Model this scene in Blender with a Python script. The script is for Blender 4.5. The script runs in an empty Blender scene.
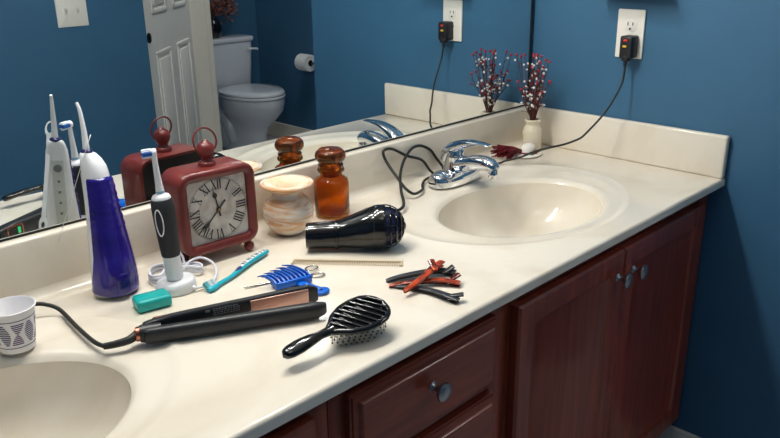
import bpy, bmesh, math, random
import numpy as np
from mathutils import Vector, Matrix
random.seed(7)
S = bpy.context.scene
COL = S.collection
H = 0.785                    # counter top above the floor; everything is built with the counter top at z=0 and lifted at the end
PI = math.pi

# ------------------------------------------------------------------ camera
CAM = (-1.751, -1.187, 0.521); ROT = (1.2250, 0.0130, -0.7950); FPX = 767.5
import os
cd = bpy.data.cameras.new('camera'); cam = bpy.data.objects.new('camera', cd); COL.objects.link(cam)
cam.location = CAM; cam.rotation_euler = ROT
cd.sensor_fit = 'HORIZONTAL'; cd.sensor_width = 36.0; cd.lens = 36.0 * FPX / 780.0; cd.clip_start = 0.02
S.camera = cam
_M = cam.rotation_euler.to_matrix()
def at(u, v, z=None, y=None, x=None):
    """point of the room seen along a direction of view, at a given height / depth"""
    d = _M @ Vector(((u - 390) / FPX, -(v - 219) / FPX, -1))
    ax, val = (2, z) if z is not None else ((1, y) if y is not None else (0, x))
    t = (val - CAM[ax]) / d[ax]
    return Vector(CAM) + d * t

# ------------------------------------------------------------------ materials
def lin(c):
    return tuple((x / 255 / 12.92 if x / 255 <= .04045 else ((x / 255 + .055) / 1.055) ** 2.4) for x in c) + (1,)
MATS = {}
def mat(name, rgb, rough=.4, metal=0, var=.06, scale=30, trans=0, ior=1.45, emit=0, coat=0, bump=0, bscale=200, stretch=None, rgb2=None, sss=0, alpha=1, detail=3, lo=.35, hi=.65, spec=.5, distort=0):
    m = bpy.data.materials.new(name); m.use_nodes = True
    nt = m.node_tree; N = nt.nodes; L = nt.links; b = N['Principled BSDF']
    c = lin(rgb)
    c2 = lin(rgb2) if rgb2 else tuple(min(1, x * (1 - var)) for x in c[:3]) + (1,)
    tc = N.new('ShaderNodeTexCoord'); src = tc.outputs['Object']
    mp = N.new('ShaderNodeMapping'); L.new(src, mp.inputs[0])
    if stretch: mp.inputs['Scale'].default_value = stretch
    nz = N.new('ShaderNodeTexNoise'); nz.inputs['Scale'].default_value = scale; nz.inputs['Detail'].default_value = detail
    nz.inputs['Distortion'].default_value = distort
    L.new(mp.outputs[0], nz.inputs['Vector'])
    rp = N.new('ShaderNodeValToRGB'); rp.color_ramp.elements[0].color = c; rp.color_ramp.elements[1].color = c2
    rp.color_ramp.elements[0].position = lo; rp.color_ramp.elements[1].position = hi
    L.new(nz.outputs['Fac'], rp.inputs[0]); L.new(rp.outputs[0], b.inputs['Base Color'])
    b.inputs['Roughness'].default_value = rough; b.inputs['Metallic'].default_value = metal
    b.inputs['IOR'].default_value = ior; b.inputs['Transmission Weight'].default_value = trans
    b.inputs['Coat Weight'].default_value = coat; b.inputs['Coat Roughness'].default_value = .08
    b.inputs['Specular IOR Level'].default_value = spec
    if alpha < 1: b.inputs['Alpha'].default_value = alpha
    if sss:
        b.inputs['Subsurface Weight'].default_value = sss; b.inputs['Subsurface Radius'].default_value = (.02, .015, .01); b.inputs['Subsurface Scale'].default_value = .3
    if emit:
        b.inputs['Emission Color'].default_value = c; b.inputs['Emission Strength'].default_value = emit
    if bump:
        n2 = N.new('ShaderNodeTexNoise'); n2.inputs['Scale'].default_value = bscale; n2.inputs['Detail'].default_value = 2
        L.new(mp.outputs[0], n2.inputs['Vector'])
        bp = N.new('ShaderNodeBump'); bp.inputs['Strength'].default_value = bump; bp.inputs['Distance'].default_value = .002
        L.new(n2.outputs['Fac'], bp.inputs['Height']); L.new(bp.outputs[0], b.inputs['Normal'])
    MATS[name] = m
    return m

WALL = mat('blue_wall_paint', (60, 106, 139), .5, var=.05, scale=6, bump=.12, bscale=260)
CEIL = mat('ceiling_paint', (186, 184, 180), .8)
FLOORM = mat('floor_vinyl', (176, 178, 182), .4, rgb2=(150, 152, 156), scale=9)
TRIM = mat('white_trim_paint', (240, 234, 220), .4, var=.03)
DOORM = mat('door_paint', (248, 246, 238), .45, var=.03)
MARBLE = mat('cultured_marble', (238, 229, 213), .16, rgb2=(226, 214, 194), scale=3.2, distort=2.2, detail=6, lo=.45, hi=.75, coat=.3)
SPLASH = MARBLE
CHERRY = mat('cherry_wood', (160, 70, 46), .3, rgb2=(120, 46, 31), scale=9, stretch=(9, 9, .7), detail=6, lo=.3, hi=.7, coat=.25)
CHERRYH = mat('cherry_wood_across', (160, 70, 46), .3, rgb2=(120, 46, 31), scale=9, stretch=(.7, 9, 9), detail=6, lo=.3, hi=.7, coat=.25)
DARKIN = mat('dark_recess', (26, 10, 9), .7)
NICKEL = mat('brushed_nickel', (178, 180, 184), .28, 1, var=.1)
CHROME = mat('chrome', (226, 230, 236), .05, 1, var=.01)
STEEL = mat('steel', (196, 194, 190), .2, 1, var=.05)
BLACKP = mat('black_gloss_plastic', (15, 15, 17), .12, var=.2, coat=.4)
BLACKM = mat('black_matte_plastic', (38, 39, 42), .42, var=.12, bump=.05, bscale=900)
BLACKR = mat('black_rubber_cord', (36, 38, 36), .5, var=.15)
DARKG = mat('dark_gap', (8, 8, 10), .6)
NAVYG = mat('dark_blue_mesh', (22, 28, 60), .35)
ROSE = mat('rose_gold', (206, 166, 150), .35, .55, var=.06, scale=60)
COPPER = mat('copper_ring', (176, 112, 92), .25, .9)
PRINT = mat('grey_print', (128, 130, 134), .6)
WHITEP = mat('white_plastic', (240, 241, 243), .25, var=.03)
WHITEC = mat('white_cord', (228, 229, 236), .4, var=.04)
PALEBLUE = mat('pale_blue_plastic', (150, 196, 222), .3)
BRBLUE = mat('bristle_blue', (46, 108, 196), .6)
BRWHITE = mat('bristle_white', (236, 240, 244), .6)
GRIP = mat('dark_grip', (46, 48, 52), .6, var=.35, scale=700, bump=.5, bscale=900)
TANK = mat('violet_blue_tank', (56, 40, 164), .1, rgb2=(34, 22, 112), scale=9, stretch=(1, 1, 3), trans=.15, coat=.5, lo=.3, hi=.7)
TANKD = mat('violet_blue_dark', (36, 22, 120), .15, coat=.4)
NAVY = mat('navy_ring', (30, 34, 96), .3)
TEALP = mat('teal_plastic', (26, 176, 172), .3, var=.05)
TEALB = mat('teal_blue_plastic', (30, 176, 196), .3, var=.05)
TEALD = mat('teal_deep', (16, 132, 146), .35)
AQUA = mat('aqua_bristle', (130, 214, 222), .5, trans=.2)
NAVYRUB = mat('navy_rubber', (44, 52, 110), .5)
BLUEP = mat('bright_blue_plastic', (14, 104, 210), .28, var=.08)
BURG = mat('burgundy_metal', (124, 46, 41), .36, rgb2=(100, 33, 31), scale=14, coat=.2)
CLBLACK = mat('clock_back_black', (16, 16, 20), .5)
DIAL = mat('aged_dial', (220, 212, 202), .6, rgb2=(182, 170, 160), scale=26, detail=6, distort=1.2)
DIALR = mat('dial_rim_grey', (128, 138, 142), .5)
INK = mat('dial_ink', (34, 33, 36), .6)
HANDM = mat('clock_hand_slate', (56, 60, 58), .5)
BRASS = mat('brass_pin', (190, 160, 100), .3, .9)
ALAB = mat('alabaster', (240, 228, 214), .22, rgb2=(220, 172, 124), scale=3.4, stretch=(2.6, 2.6, 15), detail=5, distort=2.0, sss=.25, lo=.42, hi=.60)
ALABIN = mat('alabaster_inside', (250, 236, 214), .4, rgb2=(240, 208, 168), scale=50)
AMBER = mat('amber_glass', (232, 158, 60), .05, trans=.96, ior=1.3, rgb2=(216, 132, 38), scale=20)
AMBERD = mat('amber_glass_dark', (166, 86, 28), .05, trans=.92, ior=1.45, rgb2=(140, 66, 18), scale=20)
CREAM = mat('cream_ceramic', (236, 226, 200), .22, var=.05, coat=.3)
HATW = mat('white_bisque', (244, 240, 232), .35, var=.04)
RAFFIA = mat('red_raffia', (122, 14, 30), .7, rgb2=(82, 8, 20), scale=160, stretch=(1, 1, 1))
LEAFG = mat('leaf_green', (52, 104, 58), .5)
BERRYR = mat('red_berry', (168, 32, 48), .35)
BERRYW = mat('white_berry', (238, 232, 226), .45)
TWIG = mat('twig_brown', (88, 48, 44), .7, var=.3)
PAPERW = mat('paper_white', (240, 238, 240), .5, var=.02)
PAPERP = mat('paper_plum_print', (84, 56, 108), .6)
PAPERI = mat('paper_indigo_print', (58, 56, 104), .6)
PAPERB = mat('paper_slate_band', (78, 92, 116), .6)
TORT = mat('tortoise_plastic', (222, 84, 26), .15, rgb2=(96, 22, 12), scale=45, trans=.3, coat=.4, lo=.45, hi=.68)
TORTD = mat('tortoise_dark', (112, 28, 14), .15, rgb2=(54, 14, 10), scale=60, coat=.4)
CLIPB = mat('clip_charcoal', (46, 47, 50), .35)
COMBM = mat('comb_beige', (222, 206, 178), .3, trans=.1)
COMBT = mat('comb_beige_teeth', (196, 176, 146), .3)
PLATE = mat('ivory_plate', (238, 234, 224), .3, var=.02)
SLOT = mat('slot_dark', (30, 30, 32), .6)
REDB = mat('red_button', (226, 62, 50), .4)
YELB = mat('yellow_button', (240, 196, 60), .4)
PORC = mat('porcelain', (226, 230, 236), .12, var=.02, coat=.4)
TPAPER = mat('tissue', (244, 244, 244), .9, bump=.2)
TPCORE = mat('cardboard_core', (70, 60, 52), .8)
VASEB = mat('black_glazed', (14, 14, 20), .08, coat=.5)
DRYF = mat('dried_bloom', (176, 112, 82), .8, rgb2=(120, 66, 48), scale=40)
GREENL = mat('green_lamp', (30, 190, 110), .4, emit=.6)
GLASSD = mat('display_black', (12, 12, 14), .1)
PIN = mat('pin_pale', (190, 184, 172), .35, .3)
mm = mat('mirror_silver', (236, 240, 240), 0.0, 1, var=.005)
mm.node_tree.nodes['Principled BSDF'].inputs['Roughness'].default_value = 0.0
EDGE = mat('mirror_dark_edge', (20, 24, 24), .4)
CASTERM = mat('shadow_caster_dark', (40, 34, 34), .6)

# ------------------------------------------------------------------ mesh helpers
def V(*a): return Vector(a)
def Rz(a): return Matrix.Rotation(a, 4, 'Z')
def Rx(a): return Matrix.Rotation(a, 4, 'X')
def Ry(a): return Matrix.Rotation(a, 4, 'Y')
def T(x, y, z): return Matrix.Translation((x, y, z))
I4 = Matrix.Identity(4)

def box(bm, c, s, bev=0, M=I4, seg=2):
    t = bmesh.new(); bmesh.ops.create_cube(t, size=1)
    bmesh.ops.scale(t, vec=s, verts=t.verts)
    if bev: bmesh.ops.bevel(t, geom=t.edges[:], offset=bev, segments=seg, profile=.5, affect='EDGES')
    bmesh.ops.translate(t, vec=c, verts=t.verts); bmesh.ops.transform(t, matrix=M, verts=t.verts)
    add(bm, t)
def add(bm, t):
    me = bpy.data.meshes.new('tmp'); t.to_mesh(me); t.free(); bm.from_mesh(me); bpy.data.meshes.remove(me)
def loft(bm, rings, cap0=True, cap1=True, close=False):
    vs = [[bm.verts.new(p) for p in r] for r in rings]
    n = len(vs[0])
    for i in range(len(vs) - 1 + (1 if close else 0)):
        a, b = vs[i], vs[(i + 1) % len(vs)]
        for j in range(n):
            k = (j + 1) % n
            try: bm.faces.new((a[j], a[k], b[k], b[j]))
            except ValueError: pass
    if not close:
        if cap0: bm.faces.new(list(reversed(vs[0])))
        if cap1: bm.faces.new(vs[-1])
    return vs
def lathe(bm, prof, M=I4, seg=32, cap0=True, cap1=True):
    rings = [[M @ V(r * math.cos(2 * PI * k / seg), r * math.sin(2 * PI * k / seg), z) for k in range(seg)] for r, z in prof]
    loft(bm, rings, cap0, cap1)
def smooth_path(pts, n=8):
    P = [Vector(p) for p in pts]
    out = []
    for i in range(len(P) - 1):
        p0 = P[max(i - 1, 0)]; p1 = P[i]; p2 = P[i + 1]; p3 = P[min(i + 2, len(P) - 1)]
        for k in range(n):
            t = k / n
            out.append(.5 * ((2 * p1) + (p2 - p0) * t + (2 * p0 - 5 * p1 + 4 * p2 - p3) * t * t + (3 * p1 - p0 - 3 * p2 + p3) * t ** 3))
    out.append(P[-1]); return out
def tube(bm, pts, r, seg=8, flat=1.0, up=None, closed=False):
    """sweep; r number or list; flat scales the second axis"""
    P = [Vector(p) for p in pts]; n = len(P)
    R_ = r if isinstance(r, (list, tuple)) else [r] * n
    if len(R_) != n:
        R_ = [R_[0] + (0) for _ in range(n)] if len(R_) < 2 else [float(np.interp(i / (n - 1), np.linspace(0, 1, len(R_)), R_)) for i in range(n)]
    rings = []; nrm = None
    for i in range(n):
        if closed: t = (P[(i + 1) % n] - P[i - 1])
        else: t = P[min(i + 1, n - 1)] - P[max(i - 1, 0)]
        if t.length < 1e-9: t = V(0, 0, 1)
        t.normalize()
        if up is not None: nrm = up
        if nrm is None:
            nrm = V(0, 0, 1) if abs(t.z) < .9 else V(1, 0, 0)
        a = nrm - t * nrm.dot(t)
        if a.length < 1e-6: a = t.orthogonal()
        a.normalize(); b = t.cross(a); nrm = a
        rings.append([P[i] + (b * math.cos(2 * PI * k / seg) + a * math.sin(2 * PI * k / seg) * flat) * R_[i] for k in range(seg)])
    loft(bm, rings, close=closed)
def ball(bm, c, r, M=I4, u=16, v=10, sc=(1, 1, 1)):
    t = bmesh.new(); bmesh.ops.create_uvsphere(t, u_segments=u, v_segments=v, radius=r)
    bmesh.ops.scale(t, vec=sc, verts=t.verts); bmesh.ops.translate(t, vec=c, verts=t.verts); bmesh.ops.transform(t, matrix=M, verts=t.verts); add(bm, t)
def prism(bm, outline, z0, z1, M=I4, bev=0):
    """outline: list of (x,y) extruded z0..z1, with an optional rounded rim made of inset rings"""
    c = V(sum(p[0] for p in outline) / len(outline), sum(p[1] for p in outline) / len(outline), 0)
    def ring(z, ins):
        o = []
        n = len(outline)
        for i in range(n):
            p = V(*outline[i], 0); a = V(*outline[i - 1], 0); b = V(*outline[(i + 1) % n], 0)
            t = (b - a)
            if t.length > 1e-9: t.normalize()
            nn = V(t.y, -t.x, 0)
            o.append(M @ (p - nn * ins + V(0, 0, z)))
        return o
    if bev:
        R_ = [ring(z0, bev), ring(z0 + bev * .3, bev * .3), ring(z0 + bev, 0), ring(z1 - bev, 0), ring(z1 - bev * .3, bev * .3), ring(z1, bev)]
    else: R_ = [ring(z0, 0), ring(z1, 0)]
    loft(bm, R_)
def rrect(w, h, r, n=6):
    o = []
    for cx, cy, a0 in ((w / 2 - r, h / 2 - r, 0), (-w / 2 + r, h / 2 - r, PI / 2), (-w / 2 + r, -h / 2 + r, PI), (w / 2 - r, -h / 2 + r, 1.5 * PI)):
        for k in range(n + 1):
            a = a0 + PI / 2 * k / n; o.append((cx + r * math.cos(a), cy + r * math.sin(a)))
    return o
def sup(a, b, n, k, e=2.0):
    """superellipse point list"""
    o = []
    for i in range(n):
        t = 2 * PI * i / n; c, s = math.cos(t), math.sin(t)
        o.append((a * math.copysign(abs(c) ** (2 / e), c), b * math.copysign(abs(s) ** (2 / e), s)))
    return o
def obj(name, bm, m, parent=None, smooth=40, label=None):
    bmesh.ops.remove_doubles(bm, verts=bm.verts, dist=1e-6)
    bmesh.ops.recalc_face_normals(bm, faces=bm.faces)
    lim = math.radians(smooth) if smooth else 0
    for f in bm.faces: f.smooth = bool(smooth)
    if smooth:
        for e in bm.edges:
            if len(e.link_faces) == 2 and e.calc_face_angle(0) > lim: e.smooth = False
    me = bpy.data.meshes.new(name); bm.to_mesh(me); bm.free()
    ms = m if isinstance(m, (list, tuple)) else [m]
    for x in ms: me.materials.append(x)
    o = bpy.data.objects.new(name, me); COL.objects.link(o)
    if parent is not None: o.parent = parent
    if label: o['label'] = label
    return o
def B(): return bmesh.new()
def tag(o, label, cat, group=None):
    o['label'] = label; o['category'] = cat
    if group: o['group'] = group
    return o
def thing(name, label, cat, loc=(0, 0, 0), rz=0, group=None):
    o = bpy.data.objects.new(name, None); COL.objects.link(o); o.empty_display_size = .02
    o.location = loc; o.rotation_euler = (0, 0, rz)
    return tag(o, label, cat, group)
def struct(name, bm, m, smooth=0):
    o = obj(name, bm, m, None, smooth); o['kind'] = 'structure'; return o

# ================================================================== THE ROOM
FZ = -H; CZ = FZ + 2.44
b = B(); box(b, (-1.3, .056, (FZ + CZ) / 2), (2.72, .1, CZ - FZ)); struct('wall_back', b, WALL)
b = B(); box(b, (.06, -.402, (FZ + CZ) / 2), (.12, 1.016, CZ - FZ)); struct('wall_right', b, WALL)
b = B(); box(b, (-2.71, -1.9, (FZ + CZ) / 2), (.1, 4.0, CZ - FZ)); struct('wall_left', b, WALL)
b = B(); box(b, (-1.43, -1.76, (FZ + CZ) / 2), (2.46, .12, CZ - FZ)); struct('wall_front', b, WALL)
b = B(); box(b, (1.0, -3.40, (FZ + CZ) / 2), (1.3, .1, CZ - FZ)); struct('wall_toilet_back', b, WALL)
b = B(); box(b, (1.59, -1.65, (FZ + CZ) / 2), (.12, 3.6, CZ - FZ)); struct('wall_toilet_right', b, WALL)
b = B(); box(b, (.89, -.05, (FZ + CZ) / 2), (1.54, .1, CZ - FZ)); struct('wall_alcove', b, WALL)
b = B(); box(b, (-.85, -2.46, (FZ + CZ) / 2), (2.52, .1, CZ - FZ)); struct('wall_hall', b, WALL)
b = B(); box(b, (.4, -2.94, (FZ + CZ) / 2), (.1, .86, CZ - FZ)); struct('wall_toilet_left', b, WALL)
b = B(); box(b, (-.55, -1.9, FZ - .05), (4.5, 4.2, .1)); struct('floor', b, FLOORM)
b = B(); box(b, (-.55, -1.9, CZ + .05), (4.5, 4.2, .1)); struct('ceiling', b, CEIL)
def base_strip(name, c, s):
    b = B(); box(b, c, s, .004); struct(name, b, TRIM)
base_strip('baseboard_right', (-.0062, -.665, FZ + .046), (.0115, .49, .092))
base_strip('baseboard_toilet_right', (1.524, -2.3, FZ + .055), (.012, 2.0, .11))
base_strip('baseboard_toilet_back', (1.0, -3.344, FZ + .055), (1.0, .012, .11))
base_strip('baseboard_front', (-1.4, -1.694, FZ + .046), (2.3, .012, .092))
# door casing of the toilet room
b = B(); box(b, (.456, -2.44, (FZ + 2.05 + FZ) / 2), (.150, .16, 2.05), .006)
box(b, (.44, -2.352, FZ + 1.02), (.10, .02, 2.04), .006); struct('trim_1', b, TRIM)

# open six-panel door
def build_door():
    A = V(-.145, -1.845, 0); Bp = V(.415, -2.385, 0)
    L = (Bp - A).length; ang = math.atan2(Bp.y - A.y, Bp.x - A.x)
    d = bpy.data.objects.new('door_1', None); COL.objects.link(d); d.location = (A.x, A.y, FZ + .01); d.rotation_euler = (0, 0, ang); d['kind'] = 'structure'
    d['label'] = 'open white six-panel door seen in the mirror'
    b = B(); th = .035; hh = 2.02
    box(b, (L / 2, 0, hh / 2), (L, th, hh), .002)
    st = .11; pw = (L - 3 * st) / 2
    for (z0, z1) in ((.22, .86), (1.02, 1.62), (1.72, 1.93)):
        for k in range(2):
            x0 = st + k * (pw + st)
            for s in (-1, 1):
                y = s * th / 2
                # raised moulding then raised field
                for (ins, hgt) in ((0, .006), (.035, .010)):
                    cx, cz = x0 + pw / 2, (z0 + z1) / 2; w, h = pw - 2 * ins, z1 - z0 - 2 * ins
                    if ins == 0:
                        for (cc, ss) in (((cx, y, z0 + .01), (w, hgt * 2, .02)), ((cx, y, z1 - .01), (w, hgt * 2, .02)), ((x0 + .01, y, cz), (.02, hgt * 2, h)), ((x0 + pw - .01, y, cz), (.02, hgt * 2, h))):
                            box(b, cc, ss, .004)
                    else: box(b, (cx, y, cz), (w, hgt * 2 - .008, h), .003)
    obj('door_leaf', b, DOORM, d, 30)
    b = B()
    for s in (-1, 1):
        lathe(b, [(.022, 0), (.022, .006), (.017, .010), (.0, .011)], T(.030, s * th / 2, .93) @ Rx(-s * PI / 2), 20, True, False)
    obj('door_handle', b, VASEB, d)
build_door()

# ================================================================== COUNTER
YF, XL = -.546, -2.06
SX = (-.465, -1.585)
CT = thing('vanity_countertop', 'cream cultured marble vanity countertop with two oval basins and splashes', 'countertop')
YB = .002
def build_counter():
    b = B()
    n = 128; yc = -.27; ao, bo = .300, .236
    def zrect(xc):   # angle -> point on the patch's rectangle
        pts = []
        for k in range(n):
            t = 2 * PI * k / n; c, s = math.cos(t), math.sin(t)
            hx = .33; hy1 = YB - yc; hy0 = yc - (YF + .006)
            f = min(hx / abs(c) if abs(c) > 1e-9 else 9e9, (hy1 / s if s > 1e-9 else 9e9), (hy0 / -s if s < -1e-9 else 9e9))
            pts.append(V(xc + c * f, yc + s * f, 0))
        # snap nearest points to the corners
        for cx in (xc - hx, xc + hx):
            for cy in (YB, YF + .006):
                j = min(range(n), key=lambda i: (pts[i] - V(cx, cy, 0)).length); pts[j] = V(cx, cy, 0)
        return pts
    rects = []
    for xc in SX:
        xb, yb = xc + (.005 if xc > -1 else .01), -.302
        def ell(a, bb, cx, cy, z): return [V(cx + a * math.cos(2 * PI * k / n), cy + bb * math.sin(2 * PI * k / n), z) for k in range(n)]
        ab, bb = .208, .152
        rings = [zrect(xc), ell(ao + .006, bo + .006, xc, yc, 0), ell(ao, bo, xc, yc, .0016), ell(ao - .006, bo - .006, xc, yc, .0016), ell(ao - .016, bo - .016, xc, yc, -.0022)]
        for t in (.35, .7):
            rings.append([rings[4][k].lerp(V(xb + (ab + .016) * math.cos(2 * PI * k / n), yb + (bb + .016) * math.sin(2 * PI * k / n), -.004), t) for k in range(n)])
        rings += [ell(ab + .016, bb + .016, xb, yb, -.004), ell(ab + .008, bb + .008, xb, yb, -.005), ell(ab + .002, bb + .002, xb, yb, -.008), ell(ab - .003, bb - .003, xb, yb, -.014)]
        loft(b, rings, False, False)
        rects.append((xc - .33, xc + .33, rings[0]))
        # the bowl
        w = B(); prev = [ell(ab - .003, bb - .003, xb, yb, -.014)]
        for k in range(1, 15):
            t = k / 14 * PI / 2
            f = math.cos(t) ** .62; dz = -.014 - .115 * math.sin(t) ** 1.1
            a2, b2 = max((ab - .003) * f, .022), max((bb - .003) * f, .022)
            prev.append(ell(a2, b2, xb, yb + .02 * (1 - f), dz))
        loft(w, prev, False, False)
        for k in range(0): pass
        bo_ = obj('basin', w, MARBLE, CT, 60)
        w = B(); lathe(w, [(.0, -.004), (.014, -.003), (.016, .001), (.023, .003), (.026, .0015), (.026, -.006)], T(xb, yb + .02, -.127), 28, False, False); obj('drain', w, CHROME, bo_)
    def flat(x0, x1, y0, y1, z=0):
        v = [b.verts.new(p) for p in ((x0, y0, z), (x1, y0, z), (x1, y1, z), (x0, y1, z))]; b.faces.new(v)
    yf = YF + .006
    flat(rects[0][1], -.001, yf, YB); flat(rects[1][1], rects[0][0], yf, YB); flat(XL, rects[1][0], yf, YB)
    # front edge: rounded nose, drop, underside
    prof = [(yf, 0)] + [(yf - .006 * math.sin(a), -.006 + .006 * math.cos(a)) for a in (PI / 8, PI / 4, 3 * PI / 8, PI / 2)] + [(YF, -.018), (YF + .003, -.021), (YF + .03, -.021), (YF + .03, -.001)]
    rows = [[b.verts.new((x, y, z)) for y, z in prof] for x in (XL, -.001)]
    for i in range(len(prof) - 1): b.faces.new((rows[0][i], rows[0][i + 1], rows[1][i + 1], rows[1][i]))
    # cut the underside where bowls hang is inside the cabinet, unseen
    obj('counter_slab', b, MARBLE, CT, 40)
    b = B(); box(b, ((XL - .02) / 2, -.006, .050), (-XL - .02, .024, .1), .005, seg=3)
    cv = [(-.017, -.002), (-.017, .016)] + [(-.018 - .016 + .016 * math.cos(a), .016 - .016 * math.sin(a) + .0002) for a in np.linspace(0, PI / 2, 8)] + [(-.034, -.002)]
    loft(b, [[V(x, y, z) for y, z in cv] for x in (XL, -.021)]); obj('back_splash', b, SPLASH, CT)
    b = B(); box(b, (-.0105, (YF + .004 - .004) / 2, .050), (.019, -YF - .002, .1), .005, seg=3); obj('side_splash', b, SPLASH, CT)
build_counter()

# ================================================================== MIRROR
def build_mirror():
    r = thing('wall_mirror', 'large frameless wall mirror above the backsplash with dark edges', 'mirror', (-1.03, .003, .1005))
    x0, x1 = XL - r.location.x, -.0155 - r.location.x; hgt = 1.0
    b = B(); box(b, ((x0 + x1) / 2, 0, .003 + hgt / 2), (x1 - x0, .005, hgt)); obj('mirror_glass', b, mm, r, 0)
    b = B(); box(b, ((x0 + x1) / 2, -.0020, .0016), (x1 - x0, .0052, .0026), .0005); box(b, (x1 + .0010, -.001, hgt / 2), (.003, .0075, hgt), .0005)
    obj('mirror_channel', b, EDGE, r)
build_mirror()

# ================================================================== CABINETS
YC = -.512   # face frame front
FT = .02     # door thickness
CB = -.664   # cabinet box bottom
def panel_front(w, h, m, dark=None, field=.055, slab=False):
    """raised-panel front in local x,z, facing -y, back at y=0"""
    b = B(); th = FT
    def ring(ins, y): return [V(x, y, z) for x, z in ((-w / 2 + ins, -h / 2 + ins), (w / 2 - ins, -h / 2 + ins), (w / 2 - ins, h / 2 - ins), (-w / 2 + ins, h / 2 - ins))]
    if slab:
        R_ = [ring(0, 0), ring(0, -th * .45), ring(.003, -th * .5), ring(.004, -th * .62), ring(.012, -th * .72), ring(.014, -th * .9), ring(.017, -th)]
    else:
        R_ = [ring(0, 0), ring(0, -th * .75), ring(.004, -th), ring(field - .014, -th), ring(field - .009, -th * .86), ring(field - .003, -th * .62), ring(field + .002, -th * .55), ring(field + .004, -th * .5)]
    loft(b, R_, True, True)
    return b
def knob(parent, loc):
    b = B(); lathe(b, [(.0, -.001), (.0075, -.001), (.0085, .002), (.0055, .006), (.005, .013), (.008, .017), (.0135, .0195), (.0155, .0225), (.0148, .026), (.009, .0285), (0, .0292)], T(*loc) @ Rx(PI / 2), 28, False, False)
    return obj('knob', b, NICKEL, parent, 50)
def carcass(name, label, x0, x1, rails, stiles):
    r = thing(name, label, 'cabinet', ((x0 + x1) / 2, YC, FZ))
    cx = (x0 + x1) / 2; bot = CB - FZ; top = H - .022
    w = x1 - x0
    b = B()   # box sides, bottom, back
    for s in (-1, 1): box(b, (s * (w / 2 - .008), .245, (bot + top) / 2), (.016, .45, top - bot))
    box(b, (0, .245, bot + .008), (w, .45, .016)); box(b, (0, .465, (bot + top) / 2), (w, .01, top - bot))
    box(b, (0, .08, bot / 2), (w, .016, bot)); 
    obj('cabinet_box', b, CHERRY, r, 0)
    b = B()   # face frame
    for (a0, a1) in stiles: box(b, ((a0 + a1) / 2 - cx, .01, (bot + top) / 2), (a1 - a0, .02, top - bot), .0012)
    for (z0, z1) in rails: box(b, (0, .0105, (z0 + z1) / 2 - FZ), (w - .002, .019, z1 - z0), .001)
    obj('face_frame', b, CHERRY, r, 30)
    return r, cx
def front(r, cx, name, x0, x1, z0, z1, slab, m, knobs):
    b = panel_front(x1 - x0, z1 - z0, m, slab=slab)
    bmesh.ops.translate(b, vec=((x0 + x1) / 2 - cx, -.0005, (z0 + z1) / 2 - FZ), verts=b.verts)
    o = obj(name, b, m, r, 30)
    for kx, kz in knobs: knob(o, (kx - cx, -.0195, kz - FZ))
    return o
r, cx = carcass('sink_base_cabinet', 'dark cherry cabinet with two panelled doors and round knobs against the blue wall', -.790, -.0025, ((-.062, -.022), (CB, CB + .04)), ((-.79, -.765), (-.060, -.0025), (-.44, -.40)))
front(r, cx, 'door', -.784, -.4315, -.632, -.053, False, CHERRY, [(-.455, -.106)])
front(r, cx, 'door', -.4285, -.058, -.632, -.053, False, CHERRY, [(-.392, -.108)])
r, cx = carcass('drawer_cabinet', 'dark cherry cabinet of stacked drawers between the two sinks', -1.192, -.791, ((-.062, -.022), (-.196, -.174), (-.348, -.326), (-.498, -.476), (CB, CB + .04)), ((-1.192, -1.158), (-.842, -.791)))
for (z0, z1) in ((-.178, -.050), (-.330, -.193), (-.480, -.345), (-.632, -.495)):
    front(r, cx, 'drawer', -1.162, -.838, z0, z1, True, CHERRYH, [(-1.004, (z0 + z1) / 2 + .012)])
r, cx = carcass('sink_base_cabinet', 'dark cherry cabinet under the basin beside the paper cup', -2.04, -1.193, ((-.062, -.022), (CB, CB + .04)), ((-2.04, -2.0), (-1.24, -1.193), (-1.64, -1.60)))
front(r, cx, 'door', -2.01, -1.622, -.632, -.055, False, CHERRY, [(-1.652, -.112)])
front(r, cx, 'door', -1.618, -1.226, -.632, -.050, False, CHERRY, [(-1.588, -.112)])

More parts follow.
